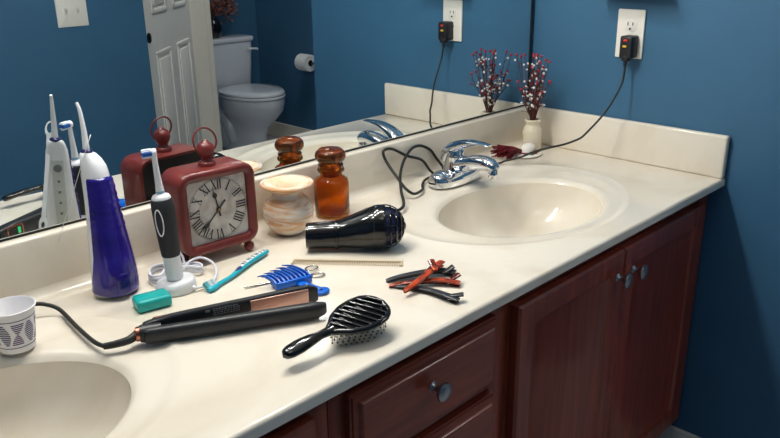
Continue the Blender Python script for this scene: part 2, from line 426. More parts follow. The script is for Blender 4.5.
# ================================================================== FAUCET
def build_faucet():
    r = thing('bathroom_faucet', 'chrome single lever faucet on an oval base behind the basin', 'faucet', (-.437, -.098, .0012))
    b = B()
    rings = []
    for z, f in ((0, 1.0), (.005, 1.0), (.012, .99), (.017, .95), (.022, .87), (.026, .72), (.0285, .5)):
        rings.append([V(x * (1 if abs(x) < .045 else 1), y, z) for x, y in [((.078 if False else .076) * 0 + px, py) for px, py in sup(.078 * (f * .25 + .75), .0335 * f, 40, 0, 2.6)]])
    loft(b, rings)
    # raised domes at both ends
    for s in (-1, 1): ball(b, (s * .049, 0, .0150), .0245, sc=(1.08, 1.0, .76))
    obj('faucet_base', b, CHROME, r, 60)
    b = B()
    lathe(b, [(.0285, .016), (.0275, .024), (.0240, .042), (.0225, .055), (.0230, .058), (.0230, .062), (.021, .066), (.012, .07), (0, .071)], I4, 28, True, False)
    obj('faucet_body', b, CHROME, r, 50)
    b = B()
    pth = smooth_path([(0, .004, .036), (0, -.022, .043), (0, -.055, .053), (0, -.085, .057), (0, -.104, .054), (0, -.114, .046)], 6)
    tube(b, pth, [.0225, .0215, .0205, .0190, .0172, .0138], 20, .88, up=V(0, 0, 1))
    obj('spout', b, CHROME, r, 50)
    b = B(); lathe(b, [(.0105, 0), (.0108, .003), (.0108, .016), (.0085, .02)], T(0, -.109, .027), 24); obj('aerator', b, CHROME, r)
    b = B()
    pth = smooth_path([(0, .020, .048), (0, .013, .066), (0, -.008, .083), (0, -.040, .0950), (0, -.072, .0990), (0, -.098, .0985)], 6)
    rings = []
    for i, q in enumerate(pth):
        t = i / (len(pth) - 1)
        wdt = np.interp(t, [0, .2, .45, .8, 1], [.0205, .0220, .0185, .0125, .0090]); hgt = np.interp(t, [0, .2, .45, .7, .85, 1], [.017, .0185, .0120, .0062, .0036, .002])
        tg = (pth[min(i + 1, len(pth) - 1)] - pth[max(i - 1, 0)]).normalized(); nn = V(1, 0, 0).cross(tg).normalized()
        rings.append([q + V(1, 0, 0) * x + nn * y for x, y in sup(wdt, hgt, 20, 0, 2.3)])
    loft(b, rings)
    lathe(b, [(.0220, .056), (.0225, .064), (.0205, .074), (.013, .082), (.003, .085)], I4, 24)
    obj('lever_handle', b, CHROME, r, 60)
    b = B(); lathe(b, [(.003, .0), (.003, .05), (.0065, .053), (.0075, .059), (.005, .064), (0, .065)], T(0, .026, .008), 16, True, False); obj('lift_rod', b, CHROME, r)
build_faucet()

# ================================================================== CLOCK
def roman(bm, txt, M, h, z):
    """numeral strokes, centred, upright in local xy"""
    wd = {'I': .34, 'V': .72, 'X': .78}
    tot = sum(wd[c] for c in txt) * h * .82; x = -tot / 2
    def bar(x0, y0, x1, y1, w):
        d = V(x1 - x0, y1 - y0, 0); d.normalize(); n = V(-d.y, d.x, 0) * w / 2
        q = [M @ V(x0 + n.x * s, y0 + n.y * s, z) for s in (1, -1)] + [M @ V(x1 + n.x * s, y1 + n.y * s, z) for s in (-1, 1)]
        bm.faces.new([bm.verts.new(p) for p in q])
    t, s = h * .13, h * .045
    for c in txt:
        w = wd[c] * h * .82; a, e = x + w * .14, x + w * .86; m = x + w / 2
        if c == 'I': bar(m, -h / 2, m, h / 2, t)
        if c == 'V': bar(a, h / 2, m, -h / 2, t); bar(e, h / 2, m, -h / 2, s)
        if c == 'X': bar(a, h / 2, e, -h / 2, t); bar(e, h / 2, a, -h / 2, s)
        for yy in (-h / 2, h / 2):
            if c == 'V' and yy < 0: continue
            bar(x + w * .06, yy, x + w * .94, yy, s)
        x += w
def build_clock():
    w, h, d = .148, .147, .068
    r = thing('mantel_clock', 'square burgundy metal clock with ring finial and roman numeral dial', 'clock', (-1.0700, -.1050, 0), -.0613)
    z0 = .0185; zc = z0 + h / 2
    F = T(0, 0, zc) @ Rx(PI / 2)        # local x right, y up, z toward the viewer (-y)
    b = B()
    def rr(ins, y, rad): return [F @ V(px, py, -y) for px, py in rrect(w - 2 * ins, h - 2 * ins, max(rad - ins, .002), 8)]
    rings = [rr(.006, d - .001, .024), rr(.001, d - .001, .024), rr(0, d - .004, .024), rr(0, .006, .024), rr(.0015, .0025, .024), rr(.005, .0002, .024), rr(.0085, 0, .024), rr(.0135, .0015, .024), rr(.0165, .004, .024), rr(.0175, .010, .024)]
    loft(b, rings, False, False)
    obj('clock_case', b, BURG, r, 50)
    b = B(); loft(b, [rr(.004, d - .006, .024), rr(.006, d - .004, .024)]); obj('back_panel', b, CLBLACK, r)
    b = B(); loft(b, [rr(.0165, .012, .02), rr(.0165, .0095, .02)]); dl = obj('dial', b, [DIAL], r, 0)
    D = F @ T(0, 0, -.0092)
    b = B()
    HN = .0170
    for k, tx in enumerate(('XII', 'I', 'II', 'III', 'IIII', 'V', 'VI', 'VII', 'VIII', 'IX', 'X', 'XI')):
        a = -k * PI / 6
        roman(b, tx, D @ Rz(a) @ T(0, .0445, 0), HN, .0002)
    for k in range(60):
        a = k * PI / 30; M = D @ Rz(a)
        b.faces.new([b.verts.new(M @ V(x, y, .0002)) for x, y in ((-.0003, .0540), (.0003, .0540), (.0003, .0556), (-.0003, .0556))])
    for rr0, rr1 in ((.0556, .0560), (.0537, .0540)):
        for k in range(96):
            a0, a1 = 2 * PI * k / 96, 2 * PI * (k + 1) / 96
            b.faces.new([b.verts.new(D @ V(q * math.cos(a), q * math.sin(a), .0002)) for q, a in ((rr0, a0), (rr1, a0), (rr1, a1), (rr0, a1))])
    obj('numerals', b, INK, dl, 0)
    def hand(name, ang, ln, tail, wdt, spade):
        b = B(); M = D @ Rz(ang)
        pts = [(-wdt, -tail), (wdt, -tail), (wdt * .8, 0), (wdt * .6, ln * .55), (spade, ln * .68), (spade * .9, ln * .76), (wdt * .5, ln * .84), (0, ln), (-wdt * .5, ln * .84), (-spade * .9, ln * .76), (-spade, ln * .68), (-wdt * .6, ln * .55), (-wdt * .8, 0)]
        prism(b, pts, .0014, .0022, M); lathe(b, [(.0042, .001), (.0042, .0026)], D, 16)
        return obj(name, b, HANDM, r, 30)
    hand('hour_hand', -11.62 / 12 * 2 * PI, .037, .013, .0017, .0044)
    hand('minute_hand', -37.5 / 60 * 2 * PI, .049, .020, .0016, .0034)
    b = B(); ball(b, D @ V(0, 0, .003), .0024); obj('centre_pin', b, BRASS, r)
    # finial
    zt = z0 + h; fy = d / 2
    b = B(); lathe(b, [(.0150, -.002), (.0150, .004), (.0140, .0065), (.0095, .009), (.0082, .0125), (.0105, .0165), (.0138, .0210), (.0150, .0270), (.0142, .0330), (.0110, .0380), (.0065, .0405), (.0045, .0435), (.001, .0450)], T(0, fy, zt), 32); obj('finial', b, BURG, r)
    b = B(); c0 = V(0, fy, zt + .0425); tilt = .12
    tube(b, [c0 + V(.0215 * math.cos(a), .005 * math.sin(a), .0215 * math.sin(a)) for a in [2 * PI * k / 40 for k in range(40)]], .0017, 8, closed=True); obj('ring_handle', b, BURG, r)
    for sx in (-1, 1):
        for yy in (.008, d - .022):
            b = B(); ball(b, (sx * .054, yy, .0095), .0095); lathe(b, [(.004, .016), (.004, .022)], T(sx * .054, yy, 0), 12); obj('foot', b, BURG, r)
build_clock()

# ================================================================== WATER FLOSSER
def build_flosser():
    r = thing('water_flosser', 'white cordless water flosser with translucent violet blue reservoir', 'water flosser', (-1.2662, -.0895, .0036), math.atan2(-.907, .42)); r.rotation_euler = (-.066, 0, math.atan2(-.907, .42)); r.scale = (1, 1, 1.03)
    # local +x = reservoir side
    prof = [(0, .0295, .0310, 0), (.004, .0315, .0330, 0), (.03, .0315, .0325, 0), (.06, .0292, .0292, -.003), (.10, .0258, .0255, -.0072), (.14, .0226, .0214, -.0115), (.17, .0210, .0194, -.0148), (.185, .0202, .0184, -.0165), (.197, .0186, .0172, -.0185), (.207, .0152, .0146, -.0220), (.2135, .0112, .0122, -.0265), (.217, .0068, .0078, -.0295)]
    b = B()
    loft(b, [[V(x + o - .0022, y * .985, z) for x, y in sup(a * .97, w, 44, 0, 2.5)] for z, a, w, o in prof if True])
    obj('flosser_body', b, WHITEP, r, 60)
    # reservoir: front part of the same section, slightly proud, with finger ridges
    b = B(); rings = []
    zs = [0, .003, .006, .02, .04, .06, .08, .095, .1] + [.1 + .0022 * k for k in range(1, 36)] + [.1795, .1815]
    for z in zs:
        a = np.interp(z, [p[0] for p in prof], [p[1] for p in prof]); w = np.interp(z, [p[0] for p in prof], [p[2] for p in prof]); o = np.interp(z, [p[0] for p in prof], [p[3] for p in prof])
        rid = ((.0018) * max(0, math.sin((z - .105) / .0115 * 2 * PI)) if .105 < z < .174 else 0)
        e = .0016
        if z < .003: e = -.001
        if z > .180: e = -.004
        elif z > .178: e = .0002
        A, W_ = a + e, w + e - .0002
        ring = []
        lowcut = np.interp(z, [.004, .03, .06, .18], [-.75, -.40, -.22, -.12])
        t0 = math.acos(lowcut)
        for k in range(37):
            t = -t0 + 2 * t0 * k / 36; c, s = math.cos(t), math.sin(t)
            x = math.copysign(abs(c) ** .8, c) * A; y = math.copysign(abs(s) ** .8, s) * W_
            gr = rid * (.18 + max(0, s - .3))
            ring.append(V(o + x + gr * c, y + gr * s, z))
        rings.append(ring)
    loft(b, rings); res = obj('reservoir', b, TANK, r, 50)
    # arch-shaped filler at the foot of the reservoir
    b = B()
    arch = [(-.0105, 0), (.0105, 0)] + [(.0105 * math.cos(a), .021 + .0105 * math.sin(a)) for a in [PI * k / 12 for k in range(13)]]
    M = Rz(math.radians(-30)) @ T(.0325, .0, .006) @ Matrix(((0, 0, 1, 0), (1, 0, 0, 0), (0, 1, 0, 0), (0, 0, 0, 1)))
    prism(b, arch, 0, .0052, M, .0018); lathe(b, [(.0045, .005), (.0045, .0065), (.002, .007)], M @ T(0, .02, 0), 14); obj('filler_cap', b, TANKD, res)
    b = B(); lathe(b, [(.0088, .2145), (.009, .2185), (.0065, .221)], T(-.0305, 0, 0), 24); obj('collar', b, NAVY, r)
    b = B()
    P = smooth_path([(-.0305, 0, .218), (-.0315, 0, .245), (-.0335, 0, .264), (-.036, .0, .279), (-.040, .0, .289)], 6)
    tube(b, P, [.0052, .0042, .0034, .0028, .0022], 14); obj('nozzle', b, WHITEP, r, 60)
    # control strip with four buttons on the back
    b = B(); rings = []
    for z in np.linspace(.07, .185, 12):
        a = np.interp(z, [p[0] for p in prof], [p[1] for p in prof]); o = np.interp(z, [p[0] for p in prof], [p[3] for p in prof])
        x0 = -a * .97 + o - .0022
        rings.append([V(x0 + .004, -.009, z), V(x0 - .0006, -.009, z), V(x0 - .0012, 0, z), V(x0 - .0006, .009, z), V(x0 + .004, .009, z)])
    loft(b, rings); pan = obj('control_panel', b, mat('panel_silver', (206, 210, 206), .35), r)
    for z, q in ((.172, .0065), (.150, .0022), (.132, .0022), (.114, .0022), (.096, .0022)):
        a = np.interp(z, [p[0] for p in prof], [p[1] for p in prof]); o = np.interp(z, [p[0] for p in prof], [p[3] for p in prof])
        b = B(); lathe(b, [(q, 0), (q, .0012), (q * .7, .0016)], T(-a * .97 + o - .0032, 0, z) @ Ry(-PI / 2), 16); obj('button', b, PRINT, pan)
build_flosser()
def build_strip():
    A = V(-1.2640, -.0700, .2500); Z = V(-1.3195, -.0300, .090)
    t = (Z - A).normalized(); w = (Vector(CAM) - (A + Z) / 2); w = (w - t * w.dot(t)).normalized(); n = t.cross(w)
    L = (Z - A).length
    M = Matrix(((t.x, w.x, n.x, A.x), (t.y, w.y, n.y, A.y), (t.z, w.z, n.z, A.z), (0, 0, 0, 1)))
    b = B()
    # ribbon with fork at the top and an eyelet at the foot, in local x (along), y (width)
    prism(b, [(.016, -.0055), (.034, -.0044), (L * .55, -.0036), (L - .026, -.0038), (L - .020, -.0036), (L - .020, .0036), (L - .026, .0038), (L * .55, .0036), (.034, .0044), (.016, .0055)][::1], -.0005, .0005, M)
    ring_o = [(L - .010 + .0125 * math.cos(a) * (1 if math.cos(a) > 0 else 1.1), .0078 * math.sin(a)) for a in [2 * PI * k / 28 for k in range(28)]]
    ring_i = [(L - .009 + .0058 * math.cos(a), .0036 * math.sin(a)) for a in [2 * PI * k / 28 for k in range(28)]]
    loft(b, [[M @ V(*p, z) for p in q] for q, z in ((ring_o, -.0005), (ring_o, .0005), (ring_i, .0005), (ring_i, -.0005))], close=True)
    ro = [(.008 + .013 * math.cos(a), .0092 * math.sin(a)) for a in [2 * PI * k / 28 for k in range(28)]]
    ri = [(.006 + .0085 * math.cos(a), .0062 * math.sin(a)) for a in [2 * PI * k / 28 for k in range(28)]]
    loft(b, [[M @ V(*p, z) for p in q] for q, z in ((ro, -.0005), (ro, .0005), (ri, .0005), (ri, -.0005))], close=True)
    tag(obj('plastic_strip', b, mat('clear_white_plastic', (242, 245, 246), .3), None, 30), 'thin white plastic strip with eyelet hung around the flosser nozzle', 'plastic strip')
build_strip()

# ================================================================== ELECTRIC TOOTHBRUSH + CHARGER
_p = at(176.5, 290, 0); TBX, TBY = _p.x, _p.y
def build_charger():
    r = thing('charging_base', 'round white toothbrush charging base with its bundled white cord', 'charger', (TBX, TBY, 0), math.radians(-20))
    b = B(); rings = []
    for z, f in ((0, .97), (.003, 1.0), (.010, 1.0), (.0145, .97), (.0175, .90), (.0192, .80), (.0198, .55)):
        rings.append([V(x, y, z + (.003 * (x / .03) if z > .0101 else 0)) for x, y in sup(.0320 * f, .0280 * f, 40, 0, 2.2)])
    loft(b, rings); lathe(b, [(.0075, .02), (.0068, .042), (.005, .046), (0, .0465)], I4, 18, True, False); obj('base', b, WHITEP, r, 50)
    b = B(); _iv = (T(TBX, TBY, 0) @ Rz(math.radians(-20))).inverted(); _e = _iv @ at(196, 288.5, .006); tube(b, [V(_e.x * .72, _e.y * .72, .008), _e], [.0048, .0032], 10); obj('strain_relief', b, WHITEP, r)
    inv = (T(TBX, TBY, 0) @ Rz(math.radians(-20))).inverted()
    def W(l): return [inv @ Vector(p) for p in l]
    b = B()
    q = [at(195, 288.8, .006), at(203, 287, .004), at(210, 283.5, .004), at(215.5, 277, .006), at(215.5, 267, .012), at(209, 260.5, .018), at(200, 258, .022), at(191, 261, .022), at(186, 266, .018), at(182, 272, .010)]
    tube(b, smooth_path(W(q), 8), .0021, 8)
    # folded hanks of cord tied behind the base
    for k in range(5):
        dz = .0045 + k * .0032
        dx = .0025 * (k % 2)
        a = [V(-1.168, -.088 - dx, dz), V(-1.185, -.075 + dx, dz + .002), V(-1.203 - dx, -.076, dz + .002), V(-1.216, -.093 + dx, dz), V(-1.2165, -.108 - dx, dz), V(-1.206, -.112, dz + .001), V(-1.19, -.099 + dx, dz + .003), V(-1.172, -.092, dz + .001)]
        tube(b, smooth_path(W([p_ + V(.005, -.006, 0) for p_ in a + [a[0]]]), 6), .0021, 8)
    for k in range(4):
        dz = .0045 + k * .0034; dx = .002 * (k % 2)
        a = [V(-1.172, -.093, dz), V(-1.157, -.098 + dx, dz + .002), V(-1.142 + dx, -.106, dz + .002), V(-1.134, -.117 + dx, dz), V(-1.141, -.124 - dx, dz), V(-1.155, -.112, dz + .002), V(-1.170, -.098, dz)]
        tube(b, smooth_path(W([p_ + V(.005, -.006, 0) for p_ in a + [a[0]]]), 6), .0021, 8)
    up = [V(-1.165, -.094, .01), V(-1.156, -.082, .028), V(-1.150, -.083, .036), V(-1.146, -.094, .026), V(-1.150, -.104, .01)]
    tube(b, smooth_path(W(up), 8), .0021, 8)
    obj('cord', b, WHITEC, r)
build_charger()
def build_etoothbrush():
    rz = math.atan2(.30, -.95)     # local +x = bristle side, points toward the image left
    r = thing('electric_toothbrush', 'electric toothbrush with dark textured grip standing in its charging base', 'toothbrush', (TBX, TBY, .0215), rz)
    # leans a touch toward the mirror's left
    r.rotation_euler = (Matrix.Rotation(.050, 4, V(-.67, -.74, 0)) @ Rz(rz)).to_euler(); r.scale = (1, 1, 1.015)
    b = B(); lathe(b, [(.0128, 0), (.0134, .002), (.0138, .036), (.0140, .040)], I4, 28); obj('lower_sleeve', b, WHITEP, r)
    b = B(); lathe(b, [(.0140, .039), (.0148, .042), (.0158, .065), (.0172, .095), (.0176, .118), (.0168, .128), (.0150, .132)], I4, 32); obj('grip', b, GRIP, r)
    b = B(); lathe(b, [(.0148, .131), (.0146, .134), (.0122, .1375), (.0075, .1395), (.0060, .1405), (.006, .142)], I4, 28); obj('neck_cap', b, WHITEP, r)
    b = B(); lathe(b, [(.0068, .1415), (.0068, .1445)], I4, 24); obj('colour_ring', b, PALEBLUE, r)
    # oval outline of the switch on the grip, toward the bristle side
    b = B()
    pts = []
    for k in range(36):
        a = 2 * PI * k / 36; yy = .0062 * math.cos(a); zz = .098 + .021 * math.sin(a)
        pts.append(Rz(.85) @ V(math.sqrt(.0176 ** 2 - yy * yy), yy, zz))
    tube(b, pts, .0010, 6, closed=True); obj('switch_outline', b, WHITEP, r)
    hd = B(); tube(hd, smooth_path([(0, 0, .144), (0, 0, .152), (0, 0, .17), (.0, 0, .19), (-.0005, 0, .2025)], 5), [.0066, .0058, .0047, .0040, .0040], 18)
    lathe(hd, [(.0062, .144), (.0062, .150), (.0055, .152)], I4, 18)
    lathe(hd, [(.0058, -.004), (.0066, -.002), (.0066, .0015), (.006, .0035)], T(0, 0, .2035) @ Ry(PI / 2), 22)
    h = obj('brush_head', hd, WHITEP, r, 50)
    b = B(); g = B()
    for iy in range(-3, 4):
        for iz in range(-3, 4):
            if iy * iy + iz * iz > 10: continue
            tgt = b if abs(iz) <= 1 else g
            ln = .0140
            lathe(tgt, [(.00095, .0), (.00095, ln)], T(.0032, iy * .0020, .2035 + iz * .0020) @ Ry(PI / 2), 6)
    obj('bristles', b, BRBLUE, h, 30, 'blue bristles'); obj('bristles', g, BRWHITE, h, 30, 'white bristles')
build_etoothbrush()

# ================================================================== FLOSS BOX
def build_floss():
    c = (at(132, 297, .016) + at(172, 298, .016) + at(139, 314, 0) + at(171, 303, 0)) / 4
    r = thing('floss_box', 'small rounded teal plastic box beside the violet flosser', 'floss box', (-1.2515, -.1775, 0), math.radians(-12))
    b = B(); box(b, (0, 0, .0095), (.053, .036, .019), .0055, seg=4); obj('case', b, TEALP, r, 50)
    b = B(); box(b, (.0, .0, .0188), (.034, .018, .0012), .0005); obj('lid', b, TEALP, r, 50)
build_floss()

# ================================================================== PAPER CUP
def build_cup():
    r = thing('paper_cup', 'small white paper cup with plum and indigo hatched helix print', 'cup', (-1.4450, -.1550, .0012)); r.scale = (1.12, 1.12, 1.05)
    hgt = .059; r0, r1 = .0205, .0275
    def rad(z): return r0 + (r1 - r0) * z / hgt
    b = B(); lathe(b, [(0, .004), (r0 - .001, .004), (r1 - .0008, hgt - .001), (r1 + .0006, hgt + .0006), (r1 + .0016, hgt), (r1 + .0012, hgt - .0022), (r1 - .0002, hgt - .002), (rad(.004), .004), (r0, 0), (r0 - .001, .0)], I4, 48, False, False); obj('cup_wall', b, PAPERW, r, 60)
    def patch(bm, a0, a1, a2, a3, z0, z1):
        n = 3
        for i in range(n):
            f0, f1 = i / n, (i + 1) / n
            q = []
            for (aa, bb, f, z) in ((a0, a1, f0, z0), (a0, a1, f1, z0), (a2, a3, f1, z1), (a2, a3, f0, z1)):
                a = aa + (bb - aa) * f; R_ = rad(z) + .00025; q.append(bm.verts.new((R_ * math.cos(a), R_ * math.sin(a), z)))
            bm.faces.new(q)
    b1, b2 = B(), B()
    nw = 5
    for k in range(nw * 2):
        bm = b1 if k % 2 else b2
        a_c = 2 * PI * k / (nw * 2) + .12
        for i in range(11):
            f = (i + .5) / 11; z = .0125 + f * .031
            wv = .05 + .24 * abs(math.sin((f - .5) * PI * 1.0)) if k % 2 else .06 + .22 * abs(math.cos((f - .5) * PI * .95))
            sk = .10 * (f - .5) * (1 if k % 2 else -1)
            tl = .0008
            patch(bm, a_c - wv + sk, a_c + wv + sk, a_c - wv + sk, a_c + wv + sk, z - tl, z + tl)
    obj('print', b1, PAPERP, r, 0, 'plum hatch print'); obj('print', b2, PAPERI, r, 0, 'indigo hatch print')
    for z in (.0085, .0475):
        b = B()
        for k in range(48): patch(b, 2 * PI * k / 48, 2 * PI * (k + 1) / 48, 2 * PI * k / 48, 2 * PI * (k + 1) / 48, z - .0006, z + .0006)
        obj('band', b, PAPERB, r, 0)
build_cup()

# ================================================================== HAIR STRAIGHTENER
def build_straightener():
    P0 = V(-1.3082, -.2815, .0022); ang = math.radians(-27.7)
    r = thing('hair_straightener', 'matte black hair straightener lying open with rose gold plates', 'hair straightener', P0, ang)
    # local +x along the near arm, +y toward the mirror; arm heights in z
    L = .246
    def arm(name, y_in, sgn, M):
        b = B(); rings = []
        hs = 1.2 if sgn < 0 else .92; hz_ = .0159 if sgn < 0 else .0128
        xs = [-.012, -.010, -.004, .03, .08, .14, .18, .21, .232, .242, .246]
        for x in xs:
            t = x / L
            hz = np.interp(x, [-.012, -.010, -.004, .03, .225, .238, .246], [.008, .0105, .0120, .0125, .0132, .0126, .0085])
            hy = np.interp(x, [-.012, -.010, -.004, .03, .10, .225, .238, .246], [.006, .0072, .0076, .0076, .0078, .0080, .0074, .004])
            pts = []
            for k in range(24):
                a = 2 * PI * k / 24; c, s = math.cos(a), math.sin(a)
                yy = hy * math.copysign(abs(c) ** (.8 if c * sgn < 0 else .25), c); zz = hz * math.copysign(abs(s) ** .7, s)
                pts.append(M @ V(x, y_in - sgn * hy + yy, hz_ + zz * np.interp(x, [-.004, .03], [.95, hs])))
            rings.append(pts)
        loft(b, rings); return obj(name, b, BLACKM, r, 40)
    near = arm('arm', 0, 1, I4)
    MF = T(0, .003, 0) @ Rz(math.radians(8.2))
    far = arm('arm', 0, -1, MF)
    b = B(); box(b, (.186, .0008, .0165), (.090, .003, .0235), .001, MF); obj('heating_plate', b, ROSE, far)
    b = B(); box(b, (.181, -.0008, .0140), (.094, .003, .0195), .001); obj('heating_plate', b, ROSE, near)
    b = B()     # fine grey print on the inside of the far arm
    for row in range(4):
        x = .086
        while x < .122:
            wd = random.uniform(.002, .005); box(b, (x + wd / 2, -.00015, .0275 - row * .0030), (wd, .0006, .0013), 0, MF); x += wd + .0012
    box(b, (.078, -.00015, .0260), (.006, .0006, .0035), 0, MF)
    obj('inside_print', b, PRINT, far, 0)
    # hinge cap, copper ring and cable gland
    b = B(); lathe(b, [(.0118, -.003), (.0126, .003), (.0126, .02), (.0118, .026)], T(-.014, .001, .0135) @ Ry(PI / 2), 28); obj('hinge_cap', b, BLACKM, r)
    b = B(); lathe(b, [(.0095, -.0055), (.0104, -.0045), (.0104, .001), (.0095, .002)], T(-.0172, .001, .0135) @ Ry(PI / 2), 28); obj('copper_ring', b, COPPER, r)
    # small display on the outside of the far arm
    b = B(); prism(b, rrect(.036, .0225, .005), -.0012, .0014, MF @ T(.020, .0150, .0160) @ Rx(-PI / 2), .0004); dsp = obj('display_frame', b, COPPER, far)
    b = B(); prism(b, rrect(.030, .0165, .003), .0010, .0020, MF @ T(.020, .0150, .0160) @ Rx(-PI / 2)); obj('display', b, GLASSD, dsp)
    b = B(); box(b, (.0275, .0172, .0160), (.0055, .0006, .0120), 0, MF); obj('indicator', b, GREENL, dsp)
    inv = (T(*P0) @ Rz(ang)).inverted()
    b = B()
    q = [V(-1.3235, -.2665, .0135), at(129, 340, .012), at(116, 344, .0092), at(104, 346.5, .007)]
    tube(b, smooth_path([inv @ p for p in q], 6), [.0068, .0058, .0052, .0046], 12); obj('strain_relief', b, BLACKR, r)
    b = B()
    q = [at(105, 346.4, .007), at(97, 343.5, .0062), at(88, 337, .006), at(76, 326, .006), at(66, 315.5, .0075), at(58, 308.5, .012), at(48, 305, .018), at(36, 304, .022), V(-1.418, -.075, .022), V(-1.47, -.065, .012), V(-1.56, -.055, .006), V(-1.7, -.05, .006)]
    tube(b, smooth_path([inv @ p for p in q], 8), .0032, 10); obj('cord', b, BLACKR, r)
build_straightener()

# ================================================================== HAIR DRYER with its cord
def build_dryer():
    A = at(306.5, 236, .0265); Bq = at(396, 229, .036)
    ax = (Bq - A); ax.z = 0; L0 = ax.length; ang = math.atan2(ax.y, ax.x)
    r = thing('hair_dryer', 'glossy black hair dryer lying on its side plugged into the wall outlet', 'hair dryer', (A.x, A.y, 0), ang)
    L = L0 + .018
    inv = (T(A.x, A.y, 0) @ Rz(ang)).inverted()
    PT = [0, .02, .22, .36, .48, .60, .70, .78]; PR = [.0232, .0240, .0244, .0264, .0312, .0366, .0394, .0398]
    CZ_ = .0410
    def rd(t): return float(np.interp(t, PT, PR))
    def cz_(t): return float(np.interp(t, [0, .3, .7, 1], [.0262, .0276, CZ_, CZ_]))
    def hoop(t, R_, n=40): return [V(t * L, R_ * math.cos(q), cz_(t) + R_ * math.sin(q)) for q in [2 * PI * k / n for k in range(n)]]
    b = B(); rings = [hoop(t, rd(t)) for t in (0, .01, .03, .12, .22, .30, .36, .42, .48, .54, .60, .66, .70, .74, .775)]
    rings.append(hoop(.785, .0380))
    inner = [hoop(.08, .018), hoop(0, .0205)]
    loft(b, inner + rings, True, True); obj('housing', b, BLACKP, r, 40)
    b = B(); lathe(b, [(rd(.3) + .0004, -.002), (rd(.3) + .0016, -.001), (rd(.3) + .0016, .003), (rd(.3) + .0004, .004)], T(L * .30, 0, cz_(.3)) @ Ry(PI / 2), 36)
    lathe(b, [(rd(.68), -.001), (rd(.68) + .0009, 0), (rd(.68), .001)], T(L * .68, 0, cz_(.68)) @ Ry(PI / 2), 40); obj('seam_ring', b, BLACKP, r)
    # bullet-shaped rear grille: hoops and meridian ribs over a dark blue filter
    TR = [(.785, .0388), (.83, .0378), (.87, .0354), (.905, .0316), (.935, .0262), (.96, .0195), (.978, .0110), (.985, 0)]
    b = B(); loft(b, [hoop(t, max(q - .0030, .0005)) for t, q in TR]); gm = obj('filter', b, NAVYG, r)
    b = B()
    for t, q in ((.785, .0388), (.845, .0371), (.900, .0323), (.945, .0240), (.974, .0130)):
        tube(b, hoop(t, q), .0017, 8, closed=True)
    for k in range(12):
        a_ = 2 * PI * k / 12 + .13
        tube(b, [V(t * L, q * math.cos(a_), CZ_ + q * math.sin(a_)) for t, q in TR[:-1]], .0011, 6)
    ball(b, V(.976 * L, 0, CZ_), .0085, sc=(.55, 1, 1))
    obj('rear_grille', b, BLACKP, r)
    # handle lies behind the body, pointing to the mirror
    b = B(); rings = []
    h0 = V(L * .60, .02, .031); h1 = V(L * .74, .112, .0165)
    dr = (h1 - h0).normalized()
    for t, a, c in ((0, .020, .018), (.25, .0175, .0155), (.6, .0165, .0145), (.9, .0155, .0135), (1.0, .011, .010)):
        p = h0.lerp(h1, t); sx = V(dr.y, -dr.x, 0).normalized(); up = sx.cross(dr)
        rings.append([p + sx * (a * math.cos(q)) + up * (c * math.sin(q)) for q in [2 * PI * k / 24 for k in range(24)]])
    loft(b, rings); hn = obj('handle', b, BLACKP, r, 50)
    b = B(); box(b, h0.lerp(h1, .45) + V(0, 0, .0155), (.012, .022, .005), .0015); obj('switch', b, BLACKM, hn)
    # cord: loops standing on the counter, behind the faucet, up to the outlet
    hw = (T(A.x, A.y, 0) @ Rz(ang)) @ h1
    q = [hw, (hw + V(-.6694, -.155, .0094)) / 2 + V(0, .004, -.004), V(-.6694,-.1550,.0094),V(-.6336,-.1150,.0255),V(-.5947,-.0750,.0406),V(-.5458,-.0380,.0558),V(-.5073,-.0245,.0745),V(-.4742,-.0230,.0775),V(-.4382,-.0230,.0607),V(-.4174,-.0240,.0364),V(-.4063,-.0360,.0131),V(-.4344,-.0560,.0060),V(-.4525,-.0585,.0062),V(-.4599,-.0420,.0190),V(-.4740,-.0290,.0442),V(-.5195,-.0260,.0627),V(-.5625,-.0230,.0862),V(-.5853,-.0230,.0907),V(-.5949,-.0240,.0845),V(-.5943,-.0340,.0649),V(-.5969,-.0740,.0323),V(-.6017,-.1000,.0184),V(-.5893, -.1120, .0075), V(-.5502, -.1000, .0058), V(-.522, -.075, .0056), V(-.48, -.052, .0056), V(-.40, -.050, .0056), V(-.33, -.062, .0056), V(-.2712, -.0958, .0058), V(-.2558, -.1081, .012), V(-.2365, -.1380, .0225), V(-.2134, -.1650, .0377), V(-.1960, -.1900, .0470), V(-.1690, -.2150, .0545), V(-.1510, -.2310, .0620), V(-.1370, -.2440, .0710), V(-.1199, -.2530, .0870), V(-.1031, -.2650, .1084), V(-.0875, -.2740, .1290), V(-.0691, -.2810, .1538), V(-.0434, -.2870, .1920), V(-.0345, -.2870, .222), V(-.0325, -.2862, .2500)]
    b = B(); pp = smooth_path([inv @ p for p in q], 7); tube(b, pp, [float(np.interp(i / len(pp), [0, .5, .72, 1], [.0033, .0032, .0026, .0024])) for i in range(len(pp))], 10); obj('cord', b, BLACKR, r)
    b = B()
    tube(b, [inv @ p for p in (hw - (T(A.x, A.y, 0) @ Rz(ang)).to_3x3() @ dr * .004, hw.lerp(V(-.6694, -.155, .0094), .35))], [.007, .0042], 12); obj('strain_relief', b, BLACKR, r)
    Mi = inv
    b = B(); box(b, (-.0225, -.2865, .2785), (.036, .032, .053), .005, Mi, 3); box(b, (-.031, -.2865, .2535), (.02, .018, .016), .004, Mi)
    tube(b, [Mi @ V(-.0325, -.286, .252), Mi @ V(-.033, -.2858, .232)], [.0058, .0036], 12)
    pl = obj('plug', b, BLACKM, r, 50)
    b = B(); box(b, (-.0412, -.2860, .2950), (.0025, .0095, .0048), .0008, Mi); obj('reset_button', b, REDB, pl)
